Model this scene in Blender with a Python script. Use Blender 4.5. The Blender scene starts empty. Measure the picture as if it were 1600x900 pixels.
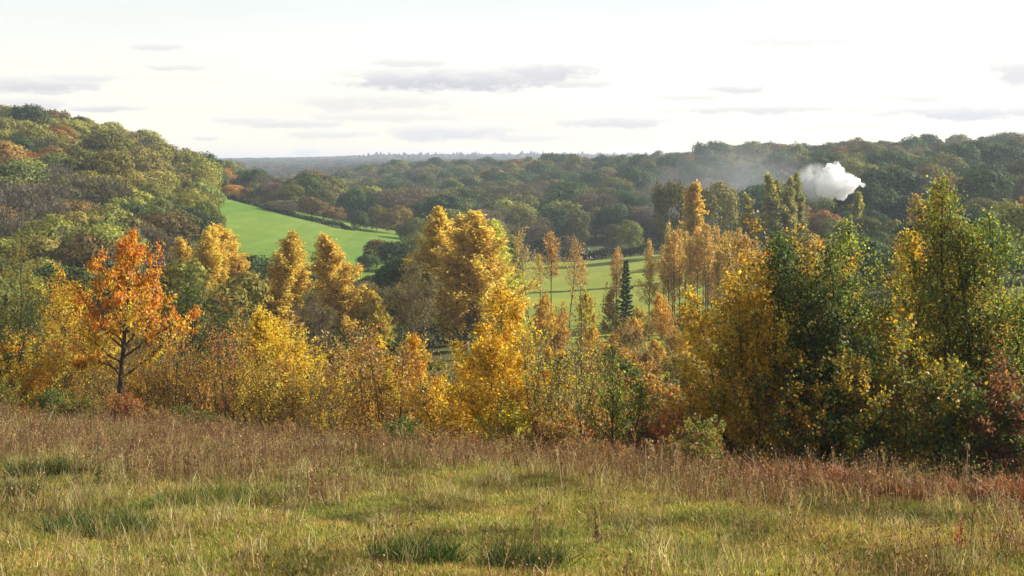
import bpy, bmesh, math, random
import numpy as np

# ----------------------------------------------------------------------------
# camera, sky, sun, exposure
# ----------------------------------------------------------------------------
scene = bpy.context.scene
C = scene.collection
F, CX, HZ = 2198.0, 800.0, 262.0          # focal length, centre column and horizon row, in photo pixels
SUN_AZ, SUN_EL = 74.0, 29.0               # degrees right of the view axis, above the horizon

cam = bpy.data.cameras.new('camera')
cam.sensor_width = 36.0
cam.lens = F / 1600.0 * 36.0
cam.shift_y = -(450.0 - HZ) / 1600.0
cam.clip_start = 0.1
cam.clip_end = 30000.0
cam_o = bpy.data.objects.new('camera', cam)
cam_o.rotation_euler = (math.radians(90), 0, 0)
C.objects.link(cam_o)
scene.camera = cam_o

scene.view_settings.view_transform = 'Standard'
scene.view_settings.look = 'None'
scene.view_settings.exposure = 0.95
scene.view_settings.gamma = 1.0
scene.view_settings.use_curve_mapping = False
scene.cycles.max_bounces = 20
scene.cycles.diffuse_bounces = 3
scene.cycles.transmission_bounces = 4
scene.cycles.volume_bounces = 20
scene.cycles.use_denoising = True

sun = bpy.data.lights.new('sun', 'SUN')
sun.energy = 5.0
sun.angle = math.radians(0.5)
sun.color = (1.0, 0.93, 0.81)
sun_o = bpy.data.objects.new('sun', sun)
sun_o.rotation_euler = (math.radians(90 - SUN_EL), 0, math.radians(180 - SUN_AZ))
C.objects.link(sun_o)


class NT:
    """small helper to write node trees"""
    def __init__(s, tree):
        s.t = tree
    def n(s, typ, ins=None, **kw):
        nd = s.t.nodes.new(typ)
        for k, v in kw.items():
            setattr(nd, k, v)
        for k, v in (ins or {}).items():
            s.put(nd.inputs[k], v)
        return nd
    def put(s, sock, v):
        if isinstance(v, bpy.types.NodeSocket):
            s.t.links.new(v, sock)
        elif isinstance(v, bpy.types.Node):
            s.t.links.new(v.outputs[0], sock)
        else:
            if hasattr(sock, 'default_value') and isinstance(v, (tuple, list)) and len(v) == 3 and sock.type == 'RGBA':
                v = (*v, 1)
            sock.default_value = v
    def m(s, op, a, b=None, c=None, clamp=False):
        nd = s.t.nodes.new('ShaderNodeMath')
        nd.operation = op
        nd.use_clamp = clamp
        for i, v in enumerate((a, b, c)):
            if v is not None:
                s.put(nd.inputs[i], v)
        return nd.outputs[0]
    def mix(s, fac, a, b, blend='MIX'):
        nd = s.t.nodes.new('ShaderNodeMix')
        nd.data_type = 'RGBA'
        nd.blend_type = blend
        s.put(nd.inputs[0], fac)
        s.put(nd.inputs[6], a)
        s.put(nd.inputs[7], b)
        return nd.outputs[2]
    def step(s, x, lo, hi):
        nd = s.t.nodes.new('ShaderNodeMapRange')
        nd.interpolation_type = 'SMOOTHSTEP'
        s.put(nd.inputs[0], x)
        nd.inputs[1].default_value = lo
        nd.inputs[2].default_value = hi
        return nd.outputs[0]


def build_world():
    w = bpy.data.worlds.new('World')
    scene.world = w
    w.use_nodes = True
    t = w.node_tree
    t.nodes.clear()
    N = NT(t)
    sky = N.n('ShaderNodeTexSky', sky_type='NISHITA', sun_disc=False)
    sky.sun_elevation = math.radians(SUN_EL)
    sky.sun_rotation = math.radians(SUN_AZ)
    sky.dust_density = 0.6
    sky.air_density = 1.0
    co = N.n('ShaderNodeTexCoord')
    sep = N.n('ShaderNodeSeparateXYZ', {0: co.outputs['Generated']})
    az = N.m('ARCTAN2', sep.outputs[0], sep.outputs[1])
    el = N.m('ARCSINE', sep.outputs[2])
    # thin high cloud: thicker along the line of sight towards the horizon
    elp = N.m('MAXIMUM', el, 0.0)
    veil = N.m('EXPONENT', N.m('MULTIPLY', elp, -1.7))
    n_veil = N.n('ShaderNodeTexNoise', {'Vector': N.n('ShaderNodeVectorMath', {0: co.outputs['Generated'], 1: (2.0, 2.0, 14.0)}, operation='MULTIPLY'), 'Scale': 1.5, 'Detail': 5.0, 'Roughness': 0.6})
    veil = N.m('MULTIPLY', veil, N.m('MULTIPLY_ADD', n_veil.outputs[0], 0.5, 0.75))
    # clouds as soft ragged banks in sky angles (azimuth, elevation)
    cv = N.n('ShaderNodeCombineXYZ', {0: N.m('MULTIPLY', az, 1.0), 1: N.m('MULTIPLY', el, 2.6), 2: 0.0})
    n1 = N.n('ShaderNodeTexNoise', {'Vector': cv, 'Scale': 34.0, 'Detail': 8.0, 'Roughness': 0.62})
    n2 = N.n('ShaderNodeTexNoise', {'Vector': cv, 'Scale': 85.0, 'Detail': 4.0, 'Roughness': 0.6})
    rag = N.m('ADD', N.m('MULTIPLY', N.m('SUBTRACT', n1.outputs[0], 0.5), 3.6), N.m('MULTIPLY', N.m('SUBTRACT', n2.outputs[0], 0.5), 1.0))
    banks = [(705, 120, 190, 20, 1.0), (860, 108, 80, 15, .85), (580, 155, 140, 15, .5), (450, 192, 95, 8, .6), (520, 208, 75, 7, .55),
             (710, 203, 110, 14, .7), (960, 189, 95, 11, .75), (1150, 137, 60, 8, .7), (1190, 170, 150, 8, .7), (1510, 172, 120, 14, .85),
             (1590, 100, 50, 26, .7), (60, 130, 95, 14, .8), (165, 168, 55, 6, .7), (250, 72, 45, 6, .5), (280, 104, 50, 5, .5),
             (40, 158, 60, 9, .6), (320, 215, 20, 4, .6), (480, 236, 22, 6, .5), (1330, 195, 120, 7, .4), (1080, 150, 60, 6, .5), (640, 95, 70, 8, .5), (900, 128, 60, 9, .6), (1430, 150, 60, 8, .5), (380, 186, 60, 7, .5), (610, 180, 130, 10, .45), (820, 214, 90, 7, .5), (1560, 205, 90, 6, .5), (130, 120, 70, 7, .5), (1250, 60, 120, 10, .35),
             (-250, 120, 160, 20, .8), (-500, 180, 220, 16, .7), (1850, 140, 160, 24, .9), (2150, 60, 220, 34, .9), (1900, 200, 200, 12, .7),
             (-300, -150, 300, 45, .8), (500, -200, 260, 40, .8), (1200, -330, 330, 50, .9), (1900, -300, 300, 50, .8)]
    dens = None
    under = None
    for (px, py, wx, wy, op) in banks:
        a0 = math.atan2(px - CX, F)
        e0 = math.atan((HZ - py) / math.hypot(F, px - CX))
        da = N.m('DIVIDE', N.m('SUBTRACT', az, a0), wx / F * 1.05)
        de = N.m('DIVIDE', N.m('SUBTRACT', el, e0), wy / F * 1.3)
        r2 = N.m('ADD', N.m('MULTIPLY', da, da), N.m('MULTIPLY', de, de))
        v = N.m('ADD', N.m('SUBTRACT', 1.0, r2), rag)
        v = N.m('MULTIPLY', N.step(v, -0.35, 0.75), op)
        u = N.m('MULTIPLY', v, N.step(N.m('MULTIPLY_ADD', rag, 0.5, de), 0.9, -0.6))
        dens = v if dens is None else N.m('MAXIMUM', dens, v)
        under = u if under is None else N.m('MAXIMUM', under, u)
    back = N.n('ShaderNodeMix', data_type='RGBA', blend_type='ADD')
    back.inputs[0].default_value = 1.0
    skyc = N.mix(1.0, sky.outputs[0], (0.060, 0.055, 0.0505), 'MULTIPLY')
    N.put(back.inputs[6], skyc)
    N.put(back.inputs[7], N.mix(1.0, (0.335, 0.303, 0.283), N.n('ShaderNodeCombineXYZ', {0: veil, 1: veil, 2: veil}), 'MULTIPLY'))
    lit = N.mix(N.m('MULTIPLY', dens, 0.9), back.outputs[2], (0.56, 0.54, 0.515))
    shd = N.mix(N.m('MULTIPLY', under, 0.95), lit, (0.335, 0.328, 0.36))
    bg = N.n('ShaderNodeBackground', {0: shd, 1: 1.0})
    out = N.n('ShaderNodeOutputWorld', {0: bg.outputs[0]})


build_world()

# ----------------------------------------------------------------------------
# mesh helpers
# ----------------------------------------------------------------------------
def mesh_np(name, V, quads=None, tris=None, col=None, smooth=False):
    me = bpy.data.meshes.new(name)
    V = np.asarray(V, np.float32).reshape(-1, 3)
    me.vertices.add(len(V))
    me.vertices.foreach_set('co', V.ravel())
    loops, starts, off = [], [], 0
    for f, k in ((quads, 4), (tris, 3)):
        if f is not None and len(f):
            f = np.asarray(f, np.int32).reshape(-1, k)
            loops.append(f.ravel())
            starts.append(off + np.arange(len(f), dtype=np.int32) * k)
            off += f.size
    li = np.concatenate(loops)
    st = np.concatenate(starts)
    me.loops.add(len(li))
    me.loops.foreach_set('vertex_index', li)
    me.polygons.add(len(st))
    me.polygons.foreach_set('loop_start', st)
    if smooth:
        me.polygons.foreach_set('use_smooth', np.ones(len(st), bool))
    if col is not None:
        at = me.color_attributes.new('Col', 'FLOAT_COLOR', 'POINT')
        c4 = np.ones((len(V), 4), np.float32)
        c4[:, :3] = col
        at.data.foreach_set('color', c4.ravel())
    me.update(calc_edges=True)
    me.validate()
    return me


def link(name, data, mat=None, parent=None, loc=(0, 0, 0)):
    o = bpy.data.objects.new(name, data)
    C.objects.link(o)
    if mat is not None and data is not None and not data.materials:
        data.materials.append(mat)
    o.parent = parent
    o.location = loc
    return o


def tag(o, label=None, cat=None, group=None, kind=None):
    for k, v in (('label', label), ('category', cat), ('group', group), ('kind', kind)):
        if v:
            o[k] = v
    return o


def unit(v):
    return v / np.maximum(np.linalg.norm(v, axis=-1, keepdims=True), 1e-9)


class Tubes:
    def __init__(s):
        s.V, s.Q, s.n = [], [], 0
    def add(s, pts, rad, k=4):
        pts = np.asarray(pts, float)
        rad = np.asarray(rad, float)
        T = unit(np.gradient(pts, axis=0))
        ref = np.array([0.31, 0.87, 0.11])
        A = unit(np.cross(T, ref))
        B = np.cross(T, A)
        th = np.arange(k) * 2 * math.pi / k
        ring = pts[:, None] + rad[:, None, None] * (A[:, None] * np.cos(th)[None, :, None] + B[:, None] * np.sin(th)[None, :, None])
        m = len(pts)
        s.V.append(ring.reshape(-1, 3))
        i = np.arange(m - 1)[:, None] * k
        j = np.arange(k)[None]
        j2 = (j + 1) % k
        s.Q.append((np.stack([i + j, i + j2, i + k + j2, i + k + j], -1).reshape(-1, 4)) + s.n)
        s.n += m * k
    def mesh(s, name, smooth=True):
        return mesh_np(name, np.concatenate(s.V), np.concatenate(s.Q), smooth=smooth)


def leaf_quads(P, D, Nn, size, width, fold=0.18):
    """kite-shaped leaves: base P, along D, facing Nn"""
    S = unit(np.cross(D, Nn))
    Nn = np.cross(S, D)
    sz = size[:, None]
    mid = P + D * sz * 0.45
    w = sz * width * 0.5
    lift = Nn * sz * fold
    V = np.stack([P, mid + S * w + lift, P + D * sz, mid - S * w + lift], 1)
    return V.reshape(-1, 3)


def quads_seq(n):
    return np.arange(n * 4, dtype=np.int32).reshape(-1, 4)


# ----------------------------------------------------------------------------
# materials
# ----------------------------------------------------------------------------
def new_mat(name):
    m = bpy.data.materials.new(name)
    m.use_nodes = True
    m.node_tree.nodes.clear()
    return m, NT(m.node_tree)


def leaf_material(name, transl=0.45, rough=0.5, spec=0.35, inst=False):
    m, N = new_mat(name)
    a = N.n('ShaderNodeAttribute', attribute_name='Col')
    if inst:
        tint = N.n('ShaderNodeAttribute', attribute_name='tint', attribute_type='INSTANCER').outputs['Color']
    else:
        tint = N.n('ShaderNodeObjectInfo').outputs['Color']
    col = N.mix(1.0, a.outputs['Color'], tint, 'MULTIPLY')
    p = N.n('ShaderNodeBsdfPrincipled', {'Base Color': col, 'Roughness': rough, 'Specular IOR Level': spec})
    tr = N.n('ShaderNodeBsdfTranslucent', {0: N.mix(1.0, col, (1.25, 1.15, 0.85), 'MULTIPLY')})
    mx = N.n('ShaderNodeMixShader', {0: transl, 1: p.outputs[0], 2: tr.outputs[0]})
    N.n('ShaderNodeOutputMaterial', {0: mx.outputs[0]})
    return m


def bark_material(name, c1, c2, scale=14.0):
    m, N = new_mat(name)
    co = N.n('ShaderNodeTexCoord')
    mp = N.n('ShaderNodeMapping', {0: co.outputs['Object'], 3: (1, 1, 0.25)})
    nz = N.n('ShaderNodeTexNoise', {'Vector': mp, 'Scale': scale, 'Detail': 5.0})
    col = N.mix(N.step(nz.outputs[0], 0.35, 0.65), c1, c2)
    bp = N.n('ShaderNodeBump', {'Height': nz.outputs[0], 'Strength': 0.5, 'Distance': 0.02})
    p = N.n('ShaderNodeBsdfPrincipled', {'Base Color': col, 'Roughness': 0.85, 'Specular IOR Level': 0.2, 'Normal': bp.outputs[0]})
    N.n('ShaderNodeOutputMaterial', {0: p.outputs[0]})
    return m


def grass_sheet(name, c1, c2, c3, s1, s2, bump=0.3):
    m, N = new_mat(name)
    co = N.n('ShaderNodeTexCoord')
    a = N.n('ShaderNodeTexNoise', {'Vector': co.outputs['Object'], 'Scale': s1, 'Detail': 6.0, 'Roughness': 0.6})
    b = N.n('ShaderNodeTexNoise', {'Vector': co.outputs['Object'], 'Scale': s2, 'Detail': 8.0, 'Roughness': 0.7})
    col = N.mix(N.step(a.outputs[0], 0.35, 0.65), c1, c2)
    col = N.mix(N.m('MULTIPLY', N.step(b.outputs[0], 0.45, 0.75), 0.75), col, c3)
    mp = N.n('ShaderNodeMapping', {0: co.outputs['Object'], 2: (0, 0, .9), 3: (1, .08, 1)})
    st = N.n('ShaderNodeTexNoise', {'Vector': mp, 'Scale': s1 * 9, 'Detail': 4.0, 'Roughness': 0.7})
    col = N.mix(N.m('MULTIPLY', N.step(st.outputs[0], 0.35, 0.7), 0.35), col, tuple(.72 * x for x in c3))
    bp = N.n('ShaderNodeBump', {'Height': b.outputs[0], 'Strength': bump, 'Distance': 0.2})
    p = N.n('ShaderNodeBsdfPrincipled', {'Base Color': col, 'Roughness': 0.9, 'Specular IOR Level': 0.15, 'Normal': bp.outputs[0]})
    N.n('ShaderNodeOutputMaterial', {0: p.outputs[0]})
    return m


M_LEAF = leaf_material('autumn_leaf', 0.52)
M_POPLAR = leaf_material('poplar_leaf', 0.6)
M_WOOD = leaf_material('woodland_foliage', 0.25, 0.7, 0.15)
M_WOOD_I = leaf_material('far_foliage', 0.2, 0.8, 0.1, inst=True)
M_GRASS_I = leaf_material('grass_blade', 0.35, 0.55, 0.3, inst=True)
M_BARK = bark_material('grey_brown_bark', (0.035, 0.028, 0.022), (0.10, 0.08, 0.06))
M_BARKP = bark_material('pale_poplar_bark', (0.06, 0.05, 0.04), (0.17, 0.14, 0.11))
M_MEADOW = grass_sheet('meadow_soil', (0.075, 0.075, 0.025), (0.10, 0.075, 0.035), (0.05, 0.045, 0.02), 0.5, 9.0)
M_VALLEY = grass_sheet('valley_ground', (0.085, 0.11, 0.03), (0.09, 0.085, 0.03), (0.055, 0.055, 0.02), 0.06, 0.6)
M_FIELD = grass_sheet('pasture_grass', (0.10, 0.195, 0.016), (0.175, 0.25, 0.03), (0.085, 0.145, 0.016), 0.03, 0.35, 0.15)
M_FIELD2 = grass_sheet('plantation_grass', (0.26, 0.30, 0.03), (0.18, 0.235, 0.025), (0.27, 0.25, 0.04), 0.05, 0.5, 0.2)

# ----------------------------------------------------------------------------
# terrain
# ----------------------------------------------------------------------------
def edge_y(X):                      # where the meadow ends, in metres ahead
    return 32.9 - 0.83 * (X + 12.0)


def plane_z(Y):
    return -2.3 - 0.112 * Y


COLS = {
    -300: [(75, -12), (120, -16), (200, -18), (260, -13), (340, -2), (420, 8), (480, 15), (560, 20), (700, 18), (1000, 0), (2000, 0), (3500, 12), (9000, 10)],
    0: [(75, -12.5), (120, -17), (200, -20), (260, -16.5), (340, -7), (420, 2.5), (480, 8.5), (560, 12), (700, 9), (1000, -8), (2000, -4), (3500, 12), (9000, 10)],
    120: [(75, -13), (120, -17.5), (200, -20.5), (260, -17.5), (340, -8), (420, 0.5), (480, 6), (560, 9), (700, 6), (1000, -10), (2000, -6), (3500, 12), (9000, 10)],
    230: [(75, -13), (120, -18), (200, -21), (260, -19), (340, -12), (420, -5), (480, -1.5), (560, 1), (700, -2), (1000, -16), (2000, -8), (3500, 12), (9000, 10)],
    335: [(75, -13), (120, -18), (200, -21.3), (260, -20), (340, -16), (420, -12), (480, -9.6), (530, -9), (620, -14), (800, -24), (1200, -22), (2000, -8), (3300, 8), (4200, 14), (6500, 22), (9000, 10)],
    400: [(75, -13), (120, -18), (200, -21.6), (260, -20.5), (340, -17.3), (455, -12.6), (500, -12.2), (600, -17), (800, -26), (1200, -22), (2000, -8), (3300, 10), (4200, 16), (6500, 27), (9000, 10)],
    470: [(75, -13), (120, -18), (200, -22), (260, -21), (340, -19), (430, -15.8), (500, -15.5), (600, -20), (800, -26), (1200, -20), (2000, -8), (3300, 10), (4200, 19), (6500, 12), (9000, 10)],
    545: [(75, -13), (120, -18), (200, -22.3), (260, -21.5), (340, -20.5), (410, -18.5), (460, -18.2), (520, -19.5), (620, -23), (760, -21), (1000, -13), (1300, -12), (2000, -6), (3300, 12), (4200, 24), (6500, 10), (9000, 8)],
    610: [(75, -13), (120, -18), (200, -22.5), (260, -22), (340, -21.5), (400, -20), (450, -19.8), (520, -21), (620, -23), (760, -19), (960, -9.5), (1300, -10), (2000, -4), (3300, 12), (4200, 28), (6500, 10), (9000, 8)],
    750: [(75, -13), (120, -18), (200, -22), (260, -23), (340, -23.5), (420, -24), (520, -23), (620, -21), (760, -15), (950, -8), (1300, -9), (2000, -3), (3300, 12), (4200, 30), (6500, 10), (9000, 8)],
    900: [(75, -13), (120, -17.3), (165, -19.9), (250, -22.6), (345, -23.5), (400, -25.5), (520, -22.5), (620, -19), (760, -12), (950, -6), (1300, -9), (2000, -3), (3300, 12), (4200, 30), (6500, 10), (9000, 8)],
    1040: [(75, -12.5), (120, -16.8), (165, -19.4), (250, -21.6), (345, -21.2), (400, -24), (520, -20.5), (620, -16), (760, -9), (950, -4.5), (1300, -9), (2000, -3), (3300, 10), (4200, 26), (6500, 10), (9000, 8)],
    1180: [(75, -12), (120, -16), (165, -18.6), (250, -20), (345, -19.3), (400, -20.5), (520, -14.5), (620, -9), (760, -2.5), (900, 0), (1300, -6), (2000, -3), (3300, 10), (4200, 22), (6500, 10), (9000, 8)],
    1400: [(75, -11.5), (120, -15), (165, -17.5), (250, -17.5), (345, -16.5), (420, -14), (520, -8), (620, -3), (760, 1), (900, 2), (1300, -4), (3300, 10), (9000, 8)],
    1900: [(75, -11), (120, -14.5), (165, -16), (250, -15), (345, -13), (420, -9), (520, -3), (620, 0), (760, 4), (900, 5), (1300, 0), (3300, 10), (9000, 8)],
}
_U = np.linspace(-300, 1900, 177)
_L = np.linspace(math.log(60), math.log(9000), 260)
_keys = sorted(COLS)
_tab = np.array([np.interp(np.exp(_L), [p[0] for p in COLS[k]], [p[1] for p in COLS[k]]) for k in _keys])
_T = np.stack([np.interp(_U, _keys, _tab[:, j]) for j in range(len(_L))], 1)
for _ in range(10):
    _p = np.pad(_T, 1, mode='edge')
    _T = (_p[:-2, 1:-1] + _p[2:, 1:-1] + _p[1:-1, :-2] + _p[1:-1, 2:] + 4 * _T) / 8


def hgt(X, Y):
    X = np.asarray(X, float)
    Y = np.asarray(Y, float)
    X, Y = np.broadcast_arrays(X, Y)
    Ye = np.maximum(edge_y(X), 8.0)
    Yc = np.clip(Y, 75, 8990)
    u = np.clip(CX + F * X / np.maximum(Yc, 75), -299.9, 1899.9)
    fu = (u - _U[0]) / (_U[1] - _U[0])
    fl = (np.log(Yc) - _L[0]) / (_L[1] - _L[0])
    i = np.clip(fu.astype(int), 0, len(_U) - 2)
    j = np.clip(fl.astype(int), 0, len(_L) - 2)
    a, b = fu - i, fl - j
    zv = _T[i, j] * (1 - a) * (1 - b) + _T[i + 1, j] * a * (1 - b) + _T[i, j + 1] * (1 - a) * b + _T[i + 1, j + 1] * a * b
    Yem = np.minimum(Ye, 70.0)
    t = np.clip((Y - Yem) / (75.0 - Yem), 0, 1)
    zt = plane_z(Yem) + (zv - plane_z(Yem)) * (1 - (1 - t) ** 2.3)
    near = plane_z(np.maximum(Y, -6.0)) + 0.05 * np.sin(X * 0.9 + 1.0) * np.sin(Y * 0.7) + 0.035 * np.sin(X * 2.1 + Y * 1.3)
    return np.where(Y < Yem, near, zt)


def grid_sheet(name, xs_fn, ys, nx, mat, dz=0.0, tuck=0.0):
    """a sheet over rows at the given distances; xs_fn gives the left and right end of a row"""
    V = []
    for y in ys:
        x0, x1 = xs_fn(y)
        xs = np.linspace(x0, x1, nx)
        yy = np.full(nx, y)
        row = np.stack([xs, yy, hgt(xs, yy) + dz], 1)
        row[[0, -1], 2] -= tuck                    # the rim dips under the ground around it
        if y in (ys[0], ys[-1]):
            row[:, 2] -= tuck
        V.append(row)
    V = np.concatenate(V)
    r, c = len(ys), nx
    i = np.arange(r - 1)[:, None] * c
    j = np.arange(c - 1)[None]
    Q = np.stack([i + j, i + j + 1, i + c + j + 1, i + c + j], -1).reshape(-1, 4)
    return link(name, mesh_np(name, V, Q, smooth=True), mat)


ys = np.concatenate([np.linspace(-30, 8, 12), np.linspace(9, 80, 120), np.exp(np.linspace(math.log(81), math.log(9500), 190))])
valley = grid_sheet('valley_ground', lambda y: (-(60 + abs(y) * 0.75), 60 + abs(y) * 0.75), ys, 200, M_VALLEY)
tag(valley, kind='structure')

# meadow sheet: everything on the near side of the edge, slightly above the valley sheet
def meadow_sheet():
    V, Q = [], []
    n, m = 90, 110
    for a in np.linspace(-24, 26, n):
        ye = float(np.maximum(edge_y(a), 8.0)) + 0.8
        yy = np.linspace(-12, ye, m)
        xx = np.full(m, a)
        V.append(np.stack([xx, yy, hgt(xx, yy) + 0.02], 1))
    i = np.arange(n - 1)[:, None] * m
    j = np.arange(m - 1)[None]
    Q = np.stack([i + j, i + m + j, i + m + j + 1, i + j + 1], -1).reshape(-1, 4)
    return link('meadow', mesh_np('meadow', np.concatenate(V), Q, smooth=True), M_MEADOW)


tag(meadow_sheet(), kind='structure')


def px_x(u, Y):
    return (u - CX) / F * Y


def field(name, rows, mat, dz):
    """rows: (distance, left column, right column)"""
    Y = [r[0] for r in rows]
    f = lambda y: (px_x(np.interp(y, Y, [r[1] for r in rows]), y), px_x(np.interp(y, Y, [r[2] for r in rows]), y))
    o = grid_sheet(name, f, np.linspace(Y[0], Y[-1], 90), 90, mat, dz, .9)
    return tag(o, kind='structure')


field('pasture', [(150, 380, 640), (235, 330, 640), (300, 325, 640), (400, 325, 640), (440, 325, 625), (470, 322, 560), (500, 320, 440), (520, 318, 400)], M_FIELD, 0.35)
field('plantation_field', [(95, 850, 1120), (150, 800, 1190), (200, 780, 1230), (250, 780, 1230), (350, 790, 1240)], M_FIELD2, 0.35)
field('far_pasture', [(960, 640, 690), (1030, 640, 690)], M_FIELD, 0.6)
field('far_hill_pasture', [(1080, 805, 835), (1150, 805, 835)], M_FIELD, 0.6)

# ----------------------------------------------------------------------------
# tree builders
# ----------------------------------------------------------------------------
def jit(rng, base, n, amt=0.25, hue=0.12):
    base = np.asarray(base, float)
    k = np.exp(rng.normal(0, amt, (n, 1)))
    return np.clip(base[None] * k * np.exp(rng.normal(0, hue, (n, 3))), 0.003, 0.85)


def palette(rng, cols, w, n):
    cols = np.asarray(cols, float)
    pick = rng.choice(len(cols), n, p=np.asarray(w, float) / np.sum(w))
    return np.clip(cols[pick] * np.exp(rng.normal(0, 0.22, (n, 1))) * np.exp(rng.normal(0, 0.08, (n, 3))), 0.003, 0.85)


ENV = {
    'oval':   ([0, .12, .35, .6, .8, .93, 1], [.35, .70, 1, .95, .70, .42, .10]),
    'round':  ([0, .12, .3, .55, .8, .93, 1], [.45, .80, 1, 1, .78, .48, .12]),
    'cone':   ([0, .1, .3, .6, .85, 1], [.75, 1, .85, .55, .25, .03]),
    'flame':  ([0, .12, .3, .5, .7, .85, .94, 1], [.45, .85, 1, .92, .66, .38, .18, .03]),
    'spire':  ([0, .1, .25, .5, .75, .9, 1], [.5, .85, 1, .84, .52, .27, .04]),
    'column': ([0, .1, .3, .6, .85, .95, 1], [.45, .75, 1, .95, .65, .35, .06]),
    'vase':   ([0, .25, .6, .85, 1], [.25, .60, 1, .92, .40]),
    'even':   ([0, .2, .6, .9, 1], [.75, .95, 1, .80, .35]),
}


def path(rng, p0, d, L, n, up, wob):
    pts = [np.asarray(p0, float)]
    d = np.asarray(d, float)
    for _ in range(n):
        d = d + np.array([0, 0, up / n]) + rng.normal(0, wob, 3)
        d = d / np.linalg.norm(d)
        pts.append(pts[-1] + d * L / n)
    return np.array(pts)


def at_path(pts, t):
    x = t * (len(pts) - 1)
    i = min(int(x), len(pts) - 2)
    return pts[i] + (pts[i + 1] - pts[i]) * (x - i), unit(pts[i + 1] - pts[i])


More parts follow.
